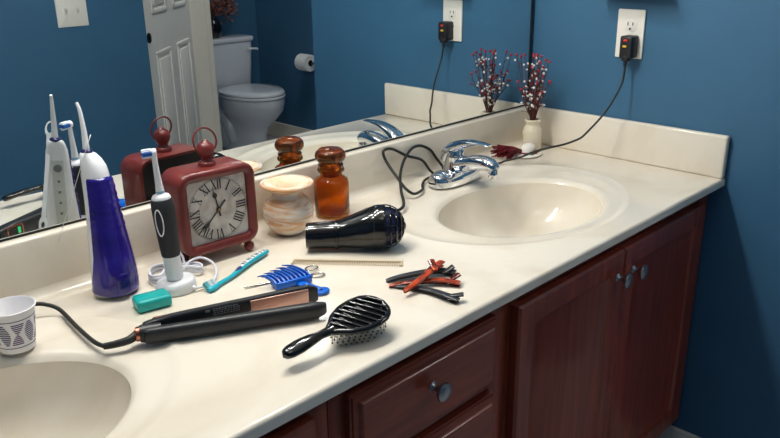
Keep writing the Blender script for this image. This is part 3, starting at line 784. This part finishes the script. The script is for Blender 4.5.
    b = B(); box(b, (-.0412, -.2850, .2810), (.0025, .0095, .0048), .0008, Mi); obj('test_button', b, YELB, pl)
build_dryer()

# ================================================================== OUTLET and light switch
def build_outlet():
    r = thing('wall_outlet', 'ivory duplex outlet plate on the blue wall with a black plug below', 'outlet', (-.0005, -.2773, .307), -PI / 2)
    # local x along the wall, -y out of it, z up
    F = Rx(PI / 2)
    b = B(); prism(b, rrect(.070, .1145, .003), 0, .0055, F, .0018); obj('cover_plate', b, PLATE, r, 50)
    for s in (1, -1):
        b = B(); o = []
        for k in range(40):
            a = 2 * PI * k / 40; o.append((max(-.0165, min(.0165, .0185 * math.cos(a))), .0185 * math.sin(a) * .8 + s * .0195))
        prism(b, o, .004, .0068, F, .0006); rc = obj('receptacle', b, PLATE, r, 40)
        b = B(); box(b, (-.0063, -.0069, s * .0195 + .0045), (.0021, .001, .0085)); box(b, (.0063, -.0069, s * .0195 + .0045), (.0021, .001, .007)); lathe(b, [(.0026, 0), (.0026, .001)], T(0, -.0068, s * .0195 - .0075) @ F, 14); obj('slots', b, SLOT, rc, 0)
    b = B(); lathe(b, [(.0028, .005), (.0028, .0062)], F, 14); obj('screw', b, PLATE, r)
build_outlet()
def build_switch():
    r = thing('light_switch', 'ivory double toggle switch plate reflected on the far blue wall', 'light switch', (-.490, -1.6995, .300), PI)
    F = Rx(PI / 2)
    b = B(); prism(b, rrect(.116, .1145, .003), 0, .0055, F, .0018); obj('cover_plate', b, PLATE, r, 50)
    for s in (-1, 1):
        b = B(); box(b, (s * .023, -.0055, 0), (.011, .003, .025), .001); box(b, (s * .023, -.0105, .004), (.008, .014, .010), .002, I4); tg = obj('toggle', b, PLATE, r)
        for z in (-.03, .03):
            b = B(); lathe(b, [(.0028, .005), (.0028, .0062)], T(s * .023, 0, z) @ F, 12); obj('screw', b, PLATE, r)
build_switch()

r = thing('shadow_caster', 'added dark board on the blue wall casting shade above the outlet', 'shadow caster', (-.0005, -.285, .425), -PI / 2)  # board above the view, added only to throw the dark patch over the outlet
b = B(); box(b, (0, -.042, 0), (.165, .084, .016), .003); obj('caster_board', b, CASTERM, r)
for s_ in (-1, 1):
    b = B(); prism(b, [(0, 0), (.05, 0), (0, .045)], -.006, .006, T(s_ * .06, 0, .008) @ Matrix(((0, 0, 1, 0), (-1, 0, 0, 0), (0, 1, 0, 0), (0, 0, 0, 1)))); obj('bracket', b, CASTERM, r)

# ================================================================== HAIR BRUSH
def build_brush():
    Tt = at(382.5, 303, .036); Hh = at(283, 356, .022)
    ax = Tt - Hh; L = ax.length; ang = math.atan2(ax.y, ax.x); pit = math.asin(ax.z / L)
    r = thing('hair_brush', 'black vented paddle hair brush resting on its pin bristles', 'hair brush', Hh, ang)
    r.rotation_euler = (.20, -pit, ang)
    k = L / .22
    def W(u):   # half-width along the axis
        return k * float(np.interp(u / k, [0, .003, .012, .03, .05, .075, .095, .108, .125, .15, .175, .195, .208, .216, .22], [.0, .0085, .0135, .0152, .0132, .0085, .0088, .0150, .0290, .0390, .0415, .0385, .0310, .0190, 0]))
    us = [0, .0015, .004, .008, .014, .022, .032, .045, .06, .075, .088, .097, .104]
    b = B(); rings = []
    for u in us:
        u *= k; w = max(W(u), .0008); th = min(.0072, .003 + w * .45)
        rings.append([V(u, w * math.cos(a), th * .9 * math.sin(a) + .002 * math.sin(PI * u / (.11 * k))) for a in [2 * PI * q / 20 for q in range(20)]])
    loft(b, rings)
    # rim of the head as a swept loop
    loop = []
    uu = list(np.linspace(.1, .2199, 26))
    for u in uu: loop.append(V(u * k, max(W(u * k) - .003, 0), .0006))
    for u in reversed(uu[:-1]): loop.append(V(u * k, -max(W(u * k) - .003, 0), .0006))
    tube(b, loop, .0046, 12, .95, up=V(0, 0, 1), closed=True)
    # pad under the vents, sitting lower
    pad = [(p.x, p.y) for p in loop]
    prism(b, pad, -.0052, -.0022)
    br = obj('brush_body', b, BLACKP, r, 50)
    # vent slats: skewed, arched
    b = B()
    for i in range(9):
        u0 = (.098 + i * .0150) * k
        pts = []
        for j in range(-14, 15):
            v = j / 14 * .0415 * k; u = u0 + v * -.50 + (v / .0415) ** 2 * .25 * .02
            if .1 * k < u < .2185 * k and abs(v) < W(u) - .003: pts.append(V(u, v, .0012 + .0030 * (1 - (v / (.0415 * k)) ** 2)))
        if len(pts) > 3: tube(b, pts, .0026, 8, .9)
    obj('vent_slats', b, BLACKP, br, 50)
    Mw = T(*Hh) @ r.rotation_euler.to_matrix().to_4x4()
    b = B(); g = B()
    for i in range(14):
        for j in range(-5, 6):
            u = (.104 + i * .0084) * k; v = (j + (.5 if i % 2 else 0)) * .0078 * k
            if abs(v) > W(u) - .005 or u > .214 * k: continue
            w0 = Mw @ V(u, v, 0)
            ln = min(.024, max(.008, w0.z - .0018 + .0))
            du = random.uniform(-.001, .001); sp = v * .10
            p0 = V(u, v, -.004); p1 = V(u + du, v + sp, -ln)
            tube(b, [p0, p1], .00075, 5); ball(g, p1, .0014, u=8, v=6); tube(g, [p0, p0.lerp(p1, .3)], .0011, 5)
    ob = obj('bristles', b, PIN, r, 50, 'pale pins'); obj('bristle_tips', g, BLACKP, ob, 50, 'black ball tips')
build_brush()

# ================================================================== HAIR CLIPS
def clip(label, top, tab, m, md, group, width=.0052):
    """long alligator clip: two slim curved jaws pinched together, squared finger tab at the wide end"""
    P = [Vector(p) for p in top]
    o0 = P[0].copy(); o0.z = 0
    r = thing('hair_clip', label, 'hair clip', o0 + V(0, 0, .0003), 0)
    Q = smooth_path([p - o0 for p in P], 7)
    n = len(Q)
    b = B(); rings = []
    for i, q in enumerate(Q):
        t = i / (n - 1); w = np.interp(t, [0, .08, .5, .8, 1], [.0036, .0048, width * 1.1, width * 1.3, width * 1.1]); h = np.interp(t, [0, .1, .6, 1], [.0012, .0018, .0024, .0018])
        tg = (Q[min(i + 1, n - 1)] - Q[max(i - 1, 0)]).normalized(); sd = tg.cross(V(0, 0, 1)).normalized(); up = sd.cross(tg)
        rings.append([q + sd * x + up * y for x, y in sup(w, h, 14, 0, 2.8)])
    loft(b, rings); obj('upper_jaw', b, m, r, 50)
    b = B(); rings = []
    for i, q in enumerate(Q):
        t = i / (n - 1); w = np.interp(t, [0, .1, .8, 1], [.003, .0038, width * .95, width * .8]); h = .0014
        tg = (Q[min(i + 1, n - 1)] - Q[max(i - 1, 0)]).normalized(); sd = tg.cross(V(0, 0, 1)).normalized()
        base = min(o0.z, 0)
        gap = np.interp(t, [0, .2, .75, 1], [.0026, .003, .0045, .0075])
        z = max(q.z - gap, .0015 if P[0].z < .009 else P[0].z * .4)
        rings.append([V(q.x, q.y, z) + sd * x + V(0, 0, y) for x, y in sup(w, h, 14, 0, 2.8)])
    loft(b, rings); obj('lower_jaw', b, md, r, 50)
    a, c = Vector(tab[0]) - o0, Vector(tab[1]) - o0
    d = (c - a).normalized(); sd = d.cross(V(0, 0, 1)).normalized(); up = sd.cross(d)
    b = B(); rings = [[a + d * s + sd * x + up * y for x, y in sup(w, .0020, 14, 0, 3.5)] for s, w in ((-.008, .0040), (0, .0056), ((c - a).length, .0060), ((c - a).length + .001, .0054))]
    loft(b, rings); obj('finger_tab', b, md, r, 50)
    b = B(); hp = Q[int(n * .78)]; tube(b, [hp + V(0, 0, -.004) + sd * -.0045, hp + V(0, 0, -.004) + sd * .0045], .0022, 10); obj('spring_hinge', b, STEEL, r)
    return r
G = None
clip('charcoal hair clip lying furthest back in the clip heap', [at(386.5, 280.5, .004), at(400, 276.5, .0065), at(420, 272.5, .0085), at(440, 270, .009), at(456, 272, .0075)], [at(449, 269.5, .012), at(453, 266.5, .016)], CLIPB, CLIPB, G, .0062)
clip('red tortoiseshell hair clip lying flat between two charcoal clips', [at(389, 286, .0035), at(405, 283, .006), at(425, 280.5, .0085), at(445, 280.5, .0085), at(460, 283, .007)], [at(455, 277, .0115), at(459, 274.5, .0145)], TORT, TORTD, G, .0058)
clip('charcoal hair clip lying nearest the counter edge', [at(394, 286, .003), at(410, 287.3, .005), at(430, 290.2, .007), at(447, 295.5, .0085), at(458, 300, .007)], [at(455, 295.5, .010), at(463, 294.5, .012)], CLIPB, CLIPB, G, .0056)
clip('amber tortoiseshell hair clip crossing on top of the others', [at(404.5, 291, .0105), at(416, 282.5, .0155), at(426, 274.5, .0195), at(434, 267, .021), at(442, 261.5, .021)], [at(434, 267, .026), at(431, 260.5, .032)], TORT, TORT, G, .0056)

# ================================================================== CLIPPER GUARD, SCISSORS, TOOTHBRUSH, COMB
def build_guard():
    # body runs along local x (width), teeth point +y
    cL, cR = at(277, 290, .004), at(313, 281, .004)
    ax = cR - cL; ax.z = 0; ang = math.atan2(ax.y, ax.x)
    t0, t1 = at(257.5, 277, .018), at(282, 265.5, .018)
    r = thing('clipper_guard', 'bright blue clipper comb guard with curved teeth and a tab', 'clipper guard', ((cL + cR) / 2).to_tuple()[:2] + (0,), ang)
    inv = (T((cL.x + cR.x) / 2, (cL.y + cR.y) / 2, 0) @ Rz(ang)).inverted()
    a0, a1 = inv @ cL, inv @ cR; b0, b1 = inv @ t0, inv @ t1
    hw = ax.length / 2
    b = B()
    # back wall and floor of the guard
    box(b, (0, .005, .0065), (2 * hw, .006, .012), .0025); box(b, (0, .014, .0035), (2 * hw, .022, .004), .0015)
    for s in (-1, 1): box(b, (s * (hw - .0015), .012, .007), (.003, .02, .012), .001)
    obj('guard_body', b, BLUEP, r, 40)
    b = B(); n = 9
    for i in range(n):
        f = i / (n - 1); x0 = -hw + .002 + f * (2 * hw - .004); tip = b0.lerp(b1, f)
        if i % 2: tip = V(tip.x, tip.y - .006, tip.z - .002)
        pts = smooth_path([V(x0, .004, .0085), V(x0 * .9 + tip.x * .1, .015, .0145), V((x0 + tip.x) / 2, (.02 + tip.y) / 2 + .003, .019), V(tip.x, tip.y, tip.z)], 5)
        m_ = len(pts); rings = []
        for j, q in enumerate(pts):
            t = j / (m_ - 1); h = np.interp(t, [0, .4, 1], [.0075, .0050, .0008]); w = np.interp(t, [0, 1], [.0015, .0007])
            rings.append([q + V(w * sx, 0, h * sz) for sx, sz in ((-1, -1), (1, -1), (1, .35), (-1, .35))])
        loft(b, rings)
    obj('teeth', b, BLUEP, r, 30)
    b = B(); p = inv @ at(321, 291.5, .003)
    prism(b, [(p.x + .0115 * math.cos(a) * 1.25, p.y + .0115 * math.sin(a)) for a in [2 * PI * k / 28 for k in range(28)]], .0005, .0055, I4, .0015)
    mid = (p + V(.5 * hw, .0, .003)) / 2
    tube(b, [V(hw * .35, .003, .004), p + V(0, 0, 0)], [.008, .010], 12, .3, up=V(0, 0, 1))
    obj('tab', b, BLUEP, r, 40)
    b = B(); lathe(b, [(.003, .005), (.003, .0062), (.002, .0066)], T(p.x, p.y, 0), 14); obj('tab_button', b, TANKD, r)
build_guard()
def build_scissors():
    tip = at(243.5, 288.3, .0022); r1 = at(311.5, 268.8, .0022); r2 = at(317.5, 274.8, .0022)
    piv = tip.lerp((r1 + r2) / 2, .52)
    r = thing('nail_scissors', 'small steel nail scissors lying under the blue clipper guard', 'scissors', (piv.x, piv.y, .0005))
    o = V(piv.x, piv.y, .0005)
    def ringloop(c, d, a, bq):
        d = d.normalized(); s = V(-d.y, d.x, 0); return [c + d * (a * math.cos(t)) + s * (bq * math.sin(t)) for t in [2 * PI * k / 32 for k in range(32)]]
    for (rc, sgn, dz) in ((r1, 1, .0012), (r2, -1, .0)):
        b = B(); c = rc - o; tp = tip - o; d = (c - tp); d.z = 0
        dirr = (c - V(0, 0, 0)); dirr.z = 0; dn = dirr.normalized()
        near = c - dn * .0095; 
        sd = V(-dn.y, dn.x, 0)
        pts = smooth_path([tp + V(0, 0, dz), tp * .5 + V(0, 0, dz), V(0, 0, dz), near * .6 + sd * .001 * sgn + V(0, 0, dz), near + V(0, 0, dz)], 5)
        tube(b, pts, [.0006, .0020, .0026, .0020, .0016], 8, .5, up=V(0, 0, 1))
        tube(b, [p + V(0, 0, dz) for p in ringloop(c, dn, .0115, .0082)], .0014, 8, closed=True)
        obj('blade', b, STEEL, r, 50)
    b = B(); lathe(b, [(.0024, 0), (.0024, .0042), (.0012, .0047)], I4, 14); obj('pivot_screw', b, STEEL, r)
build_scissors()
def build_toothbrush():
    p = [at(208, 290.5, .004), at(213, 288.5, .004), at(221, 283, .0045), at(231, 277, .005), at(240, 269.5, .006), at(250, 261.5, .0065), at(259, 256, .006), at(267, 251.5, .0055)]
    r = thing('toothbrush', 'teal and white manual toothbrush lying in front of the clock', 'toothbrush', (p[3].x, p[3].y, 0))
    o = V(p[3].x, p[3].y, 0)
    Q = smooth_path([q - o for q in p], 6)
    b = B(); tube(b, Q, [.0062, .0064, .0042, .0040, .0054, .0064, .0066, .0048], 14, .72, up=V(0, 0, 1)); obj('handle', b, TEALB, r, 60)
    b = B(); Wq = [q + V(0, 0, .0028) for q in Q[int(len(Q) * .52):-2]]; tube(b, Wq, [.0022, .0040, .0042, .003], 10, .6, up=V(0, 0, 1)); obj('white_inlay', b, WHITEP, r, 50)
    b = B()
    for f in np.linspace(.62, .93, 9):
        q = Q[int(f * (len(Q) - 1))]; t = (Q[int(f * (len(Q) - 1)) + 1] - q).normalized(); s = t.cross(V(0, 0, 1)); tube(b, [q + s * .0034 + V(0, 0, .0050), q + V(0, 0, .0058), q - s * .0034 + V(0, 0, .0050)], .0007, 6)
    obj('grip_ribs', b, TEALD, r)
    b = B(); q = Q[int(.50 * (len(Q) - 1))]; q2 = Q[int(.62 * (len(Q) - 1))]; tube(b, [q + V(0, 0, .002), q.lerp(q2, .5) + V(0, 0, .0025), q2 + V(0, 0, .002)], [.002, .0042, .002], 10, .7, up=V(0, 0, 1)); obj('thumb_pad', b, NAVYRUB, r)
    hd = (Q[8] - Q[0]); hd.z = 0; hd.normalize(); sd = V(-hd.y, hd.x, 0)
    side = (sd * .75 + V(0, 0, .66)).normalized()     # head rolled on its side, bristles up toward the mirror
    lw = B(); ls = B()
    for i in range(9):
        for j in range(4):
            base = Q[0] + hd * (.0005 + i * .0023) + (hd.cross(side)) * ((j - 1.5) * .0021) + side * .002
            tgt = ls if (i in (0, 1, 2, 6)) else lw
            tube(tgt, [base, base + side * .0115], .0009, 6)
    obj('bristles', lw, BRWHITE, r, 50, 'white bristles'); obj('bristles', ls, AQUA, r, 50, 'aqua bristles')
build_toothbrush()
def build_comb():
    a, c = at(293, 260.5, .0012), at(402.5, 262.5, .0012)
    d = c - a; d.z = 0; L = d.length; ang = math.atan2(d.y, d.x)
    r = thing('hair_comb', 'thin beige fine-toothed comb lying in front of the hair dryer', 'comb', (a.x, a.y, 0), ang)
    b = B()
    prism(b, [(0, -.001), (L, -.001), (L + .001, .004), (L - .004, .0055), (L * .5, .0065), (.004, .0055), (-.001, .004)], .0003, .0032, I4, .0008)
    for x in (.0, L): box(b, (x + (.001 if x == 0 else -.001), -.008, .0016), (.0035, .018, .0024), .0006)
    obj('spine', b, COMBM, r, 40)
    b = B(); n = 46
    for i in range(n):
        x = .004 + (L - .008) * i / (n - 1)
        t = [V(x + s * w, y, z) for y, w in ((0, .0008), (-.0165, .0005)) for s, z in ((-1, .0006), (1, .0006), (1, .0024), (-1, .0024))]
        loft(b, [t[:4], t[4:]])
    obj('teeth', b, COMBT, r, 0)
build_comb()

# ================================================================== ALABASTER VASE, AMBER BOTTLE
def build_vases():
    r = thing('alabaster_vase', 'squat banded alabaster vase with a wide flared rim', 'vase', (-.9065, -.0790, 0))
    prof = [(.0, 0), (.022, 0), (.027, .002), (.037, .012), (.0455, .027), (.0485, .041), (.0465, .054), (.040, .065), (.0315, .0725), (.0285, .0775), (.0300, .0820), (.038, .0885), (.0475, .0945), (.0505, .0975), (.0495, .1000), (.042, .1005)]
    b = B(); lathe(b, prof, I4, 56, False, False); obj('vase_body', b, ALAB, r, 60)
    b = B(); lathe(b, [(.042, .1005), (.032, .0985), (.022, .0915), (.0195, .078), (.021, .06), (.012, .045), (0, .043)], I4, 40, False, False); obj('vase_mouth', b, ALABIN, r, 60)
    r = thing('apothecary_bottle', 'amber glass apothecary bottle with a bulbous stopper', 'bottle', (-.7835, -.0645, 0))
    out = [(0, 0), (.031, 0), (.0345, .003), (.0352, .006), (.0352, .068), (.033, .0765), (.026, .081), (.0225, .083), (.0222, .0905), (.0265, .0925), (.0275, .0955), (.0265, .0985), (.021, .0985)]
    inn = [(.019, .0985), (.019, .083), (.024, .079), (.0315, .072), (.0325, .064), (.0325, .008), (.029, .005), (0, .005)]
    b = B(); lathe(b, out + inn, I4, 48, False, False); obj('bottle_body', b, AMBER, r, 60)
    b = B(); lathe(b, [(0, .082), (.016, .082), (.0185, .098), (.0195, .1015), (.0255, .1035), (.0255, .1065), (.0195, .1085), (.0200, .1105), (.0270, .1140), (.0305, .1200), (.0310, .1255), (.0290, .1320), (.0230, .1375), (.0120, .1400), (0, .1405)], I4, 48, False, False); obj('stopper', b, AMBERD, r, 60)
build_vases()

# ================================================================== CREAM VASE WITH BERRY SPRIGS, HAT ORNAMENT
def build_corner():
    vx, vy = -.090, -.071
    r = thing('bud_vase', 'small cream ceramic bottle vase in the splash corner', 'vase', (vx, vy, .0))
    b = B(); lathe(b, [(0, 0), (.0225, 0), (.0245, .002), (.0245, .052), (.0225, .061), (.0190, .067), (.0180, .071), (.0198, .0755), (.0215, .078), (.0212, .082), (.018, .0835), (.0145, .082), (.0135, .070), (.012, .04), (0, .038)], I4, 40, False, False); obj('vase_body', b, CREAM, r, 60)
    s = thing('berry_sprigs', 'bunch of dried sprigs with red and white berries in the bud vase', 'dried flowers', (vx, vy, .041)); s.scale = (1.2, 1.2, 1.12)
    rnd = random.Random(5)
    st = B(); tips = []; mids = []
    mesh_r = None
    for i in range(32):
        a = rnd.uniform(0, 2 * PI); q = rnd.uniform(.008, .052); h = rnd.uniform(.035, .130) + .060
        if i < 6: q *= .6; h = rnd.uniform(.155, .19)
        end = V(math.cos(a) * q, math.sin(a) * q * .8, h)
        end.x = min(end.x, .07); end.y = min(end.y, .055)
        c1 = V(math.cos(a) * .006, math.sin(a) * .006, .04); c2 = V(end.x * .45, end.y * .45, .070 + .02 * rnd.random()); c3 = end.lerp(c2, .4) + V(rnd.uniform(-.004, .004), rnd.uniform(-.004, .004), 0)
        P = smooth_path([V(math.cos(a) * .003, math.sin(a) * .003, .0), c1, c2, c3, end], 4)
        tube(st, P, [.0011, .0009, .0006], 5)
        tips.append(end)
        for j in range(6 + i % 2):
            p = P[rnd.randrange(6, len(P) - 2)]; e = p + V(rnd.uniform(-.014, .014), rnd.uniform(-.014, .014), rnd.uniform(.002, .016)); tube(st, [p, (p + e) / 2 + V(0, 0, .002), e], .0005, 4); mids += [e] if j < 4 else []
    obj('stems', st, TWIG, s, 50)
    def berry(name, m, c, rad, shared={}):
        if name not in shared:
            b = B(); ball(b, (0, 0, 0), 1.0, u=10, v=8); o = obj(name, b, m, s); shared[name] = o
        else:
            o = shared[name].copy(); COL.objects.link(o); o.parent = s
        o.location = c; o.scale = (rad, rad, rad * 1.1)
    for k, t in enumerate(tips):
        berry('red_berry', BERRYR, t, .0030)
    for k, t in enumerate(mids):
        if k % 3 != 2: berry('white_berry', BERRYW, t, rnd.uniform(.0021, .0030))
        elif k % 2: berry('red_berry', BERRYR, t, .0023)
    # hat ornament
    r = thing('hat_ornament', 'little white hat ornament with holly and a dark red raffia tail', 'ornament', (-.1400, -.0940, 0), math.radians(0)); r.scale = (1.3, 1.3, 1.25)
    b = B(); lathe(b, [(0, .0005), (.026, .0005), (.0295, .002), (.030, .0036), (.026, .0048), (.0165, .0058), (.0152, .009), (.0150, .014), (.0130, .0205), (.0090, .0245), (0, .026)], Matrix.Diagonal((1.12, .82, 1, 1)), 40, False, False); obj('hat', b, HATW, r, 60)
    b = B()
    tube(b, [V(.0168 * 1.12 * math.cos(a), .0166 * .82 * math.sin(a), .0082) for a in [2 * PI * k / 32 for k in range(32)]], .0016, 6, closed=True); obj('hat_band', b, RAFFIA, r)
    b = B(); fb = random.Random(3)
    for k in range(80):
        e = V(-.050 - fb.uniform(0, .020), .020 + fb.uniform(-.020, .022), fb.uniform(.002, .026))
        p0 = V(-.016, .004, .0105 + fb.uniform(-.003, .003)); m1 = p0.lerp(e, .35) + V(0, 0, .003 + fb.uniform(-.002, .002)); 
        tube(b, smooth_path([p0, m1, e], 4), [.0016, .0015, .0013], 5)
    for k in range(14):
        e = V(.018 + fb.uniform(0, .01), .016 + fb.uniform(-.006, .008), .012 + fb.uniform(-.004, .008)); tube(b, smooth_path([V(-.002, .013, .012), V(.008, .016, .017), e], 4), .001, 5)
    obj('raffia_tail', b, RAFFIA, r)
    b = B()
    for (x, y, z) in ((.004, -.0145, .011), (.009, -.013, .010), (.0005, -.015, .009), (.007, -.0148, .0075)): ball(b, (x, y, z), .0030, u=10, v=8)
    obj('holly_berry', b, BERRYR, r)
    b = B()
    for (x, y, z, a) in ((-.009, -.0135, .0085, .4), (.016, -.0115, .008, -.5), (-.004, -.0155, .0070, .1)):
        prism(b, [(.0065 * math.cos(t) , .003 * math.sin(t)) for t in [2 * PI * k / 12 for k in range(12)]], -.0006, .0006, T(x, y, z) @ Rz(a) @ Rx(PI / 3))
    obj('holly_leaf', b, LEAFG, r)
build_corner()

# ================================================================== THE TOILET ROOM (seen in the mirror)
def build_toilet():
    r = thing('toilet', 'white two-piece toilet with closed lid in the toilet room', 'toilet', (1.13, -3.345, FZ), 0)
    # local: tank at y 0..+, bowl toward +y (toward the mirror)
    b = B(); rings = []
    for z, wx, y1 in ((.385, .180, .185), (.40, .190, .195), (.60, .206, .20), (.70, .212, .203)):
        rings.append([V(x, .004 + y1 / 2 + y, z) for x, y in rrect(wx * 2, y1, .035, 6)])
    loft(b, rings); tk = obj('tank', b, PORC, r, 50)
    b = B(); prism(b, [(x, y + .108) for x, y in rrect(.448, .216, .035, 6)], .70, .733, I4, .01); obj('tank_lid', b, PORC, r, 50)
    b = B(); box(b, (.160, .215, .655), (.02, .02, .02), .004); tube(b, [V(.160, .226, .655), V(.195, .235, .652), V(.220, .236, .648)], [.007, .008, .009], 10); obj('flush_lever', b, PORC, tk)
    b = B()
    def egg(w, l, y0, z, n=44):
        o = []
        for k in range(n):
            t = 2 * PI * k / n; c, s = math.cos(t), math.sin(t)
            o.append(V(w * c * (1 - .10 * s), y0 + l * s, z))
        return o
    loft(b, [egg(.115, .22, .37, 0), egg(.112, .215, .37, .02), egg(.088, .185, .37, .06), egg(.078, .170, .38, .14), egg(.090, .18, .40, .20), egg(.135, .215, .435, .26), egg(.176, .235, .455, .31), egg(.186, .240, .458, .36), egg(.188, .242, .458, .385), egg(.180, .235, .458, .39)])
    [tube(b, smooth_path([V(s_ * .075, .14, .02), V(s_ * .082, .13, .16), V(s_ * .085, .19, .25), V(s_ * .085, .28, .20), V(s_ * .080, .33, .08)], 5), [.05, .045, .042, .040, .03], 12) for s_ in (-1, 1)]; box(b, (0, .20, .33), (.21, .22, .11), .02); box(b, (0, .17, .13), (.16, .22, .26), .03)
    obj('bowl', b, PORC, r, 50)
    b = B(); loft(b, [egg(.186, .240, .458, .392), egg(.192, .246, .458, .396), egg(.192, .246, .458, .405), egg(.186, .24, .458, .409)]); obj('seat', b, PORC, r, 50)
    b = B(); loft(b, [egg(.184, .238, .456, .412), egg(.190, .244, .456, .415), egg(.190, .244, .456, .426), egg(.180, .235, .456, .434), egg(.12, .17, .45, .438)]); obj('seat_lid', b, PORC, r, 50)
build_toilet()
def build_wc_bits():
    p = at(297, 61, x=1.455); pe = at(297, 61, x=1.47)
    ry = -pe.y
    r = thing('toilet_paper_roll', 'white toilet paper roll on the toilet room wall', 'toilet paper', (1.462, ry + .10, pe.z))
    b = B(); lathe(b, [(.020, -.05), (.052, -.05), (.054, -.048), (.054, .048), (.052, .05), (.020, .05)], Rx(PI / 2), 36, False, False); obj('paper', b, TPAPER, r)
    b = B(); lathe(b, [(.020, -.05), (.0195, -.02), (.0195, .02), (.020, .05)], Rx(PI / 2), 28, False, False); obj('core', b, TPCORE, r)
    h = thing('roll_mount', 'small chrome holder carrying the toilet paper roll', 'toilet paper holder', (1.53, ry + .10, pe.z))
    b = B(); tube(b, [V(-.068, -.062, 0), V(-.068, .062, 0)], .007, 12)
    for s in (-1, 1): tube(b, [V(-.068, s * .062, 0), V(-.002, s * .062, 0)], .008, 12); lathe(b, [(.02, -.003), (.018, .004)], T(-.004, s * .062, 0) @ Ry(-PI / 2), 20)
    obj('bracket', b, CHROME, h)
    vz = FZ + .733
    q = at(214, 39, z=vz); vx = at(215, 38, y=3.22)
    r = thing('glazed_vase', 'glossy black vase standing on the toilet tank lid', 'vase', (vx.x, -3.225, vz))
    b = B(); lathe(b, [(0, 0), (.034, 0), (.042, .006), (.052, .04), (.054, .07), (.046, .098), (.032, .115), (.03, .124), (.036, .134), (.03, .134), (.025, .12), (.0, .1)], I4, 36, False, False); obj('vase_body', b, VASEB, r, 60)
    f = thing('dried_hydrangea', 'rust brown dried blooms standing in the glossy black vase', 'dried flowers', (vx.x, -3.225, vz + .105))
    b = B(); rnd = random.Random(11)
    tips = []
    for k in range(18):
        a = rnd.uniform(0, 2 * PI); e = V(math.cos(a) * rnd.uniform(.03, .13) + .04, math.sin(a) * rnd.uniform(.02, .08), rnd.uniform(.05, .20)); tube(b, smooth_path([V(0, 0, 0), V(e.x * .06, e.y * .06, .035), V(e.x * .35, e.y * .35, .07 + e.z * .2), e], 4), .0025, 5); tips.append(e)
    obj('stems', b, TWIG, f)
    b = B()
    for e in tips:
        for j in range(24):
            c = e + V(rnd.gauss(0, .024), rnd.gauss(0, .020), rnd.gauss(0, .020))
            M = T(*c) @ Rz(rnd.uniform(0, 6)) @ Rx(rnd.uniform(0, 3)); w = rnd.uniform(.008, .014)
            b.faces.new([b.verts.new(M @ V(x * w, y * w, abs(x) * w * .4)) for x, y in ((-1, 0), (0, -.7), (1, 0), (0, .7))])
    obj('petals', b, DRYF, f, 0)
build_wc_bits()

# ================================================================== LIGHT
def lamp(name, kind, loc, power, color=(1, 1, 1), size=.1, rot=(0, 0, 0), sy=None):
    l = bpy.data.lights.new(name, kind); l.energy = power; l.color = color
    if kind == 'AREA':
        l.size = size
        if sy: l.shape = 'RECTANGLE'; l.size_y = sy
    else: l.shadow_soft_size = size
    o = bpy.data.objects.new(name, l); COL.objects.link(o); o.location = loc; o.rotation_euler = rot
    return o
WARM = (1.0, .965, .90)
for x in (-.70, -.92, -1.14, -1.36):
    lamp('vanity_bulb', 'POINT', (x, -.13, 1.02), 9.6, WARM, .048)
lamp('room_fill', 'AREA', (-1.3, -1.0, CZ - .03), 2.2, (1, .98, .96), .5)  # unseen fill lamp, added to soften the shade in the main room
lamp('toilet_room_fill', 'AREA', (.9, -2.0, CZ - .03), 11, (1, .97, .94), .4)  # unseen fill lamp, added to brighten the toilet area in the mirror
w = bpy.data.worlds.new('world'); S.world = w; w.use_nodes = True
w.node_tree.nodes['Background'].inputs[0].default_value = (.8, .85, .9, 1); w.node_tree.nodes['Background'].inputs[1].default_value = .05
S.view_settings.view_transform = 'Standard'; S.view_settings.look = 'None'; S.view_settings.exposure = 0.0

# lift the whole room so that its floor lies at z = 0
for o in list(S.objects):
    if o.parent is None:
        if o.get('category') and abs(o.location.z) < 1e-6 and not o.name.startswith(('vanity', 'plastic')): o.location.z += .0007   # things rest on the top
        o.location.z += H
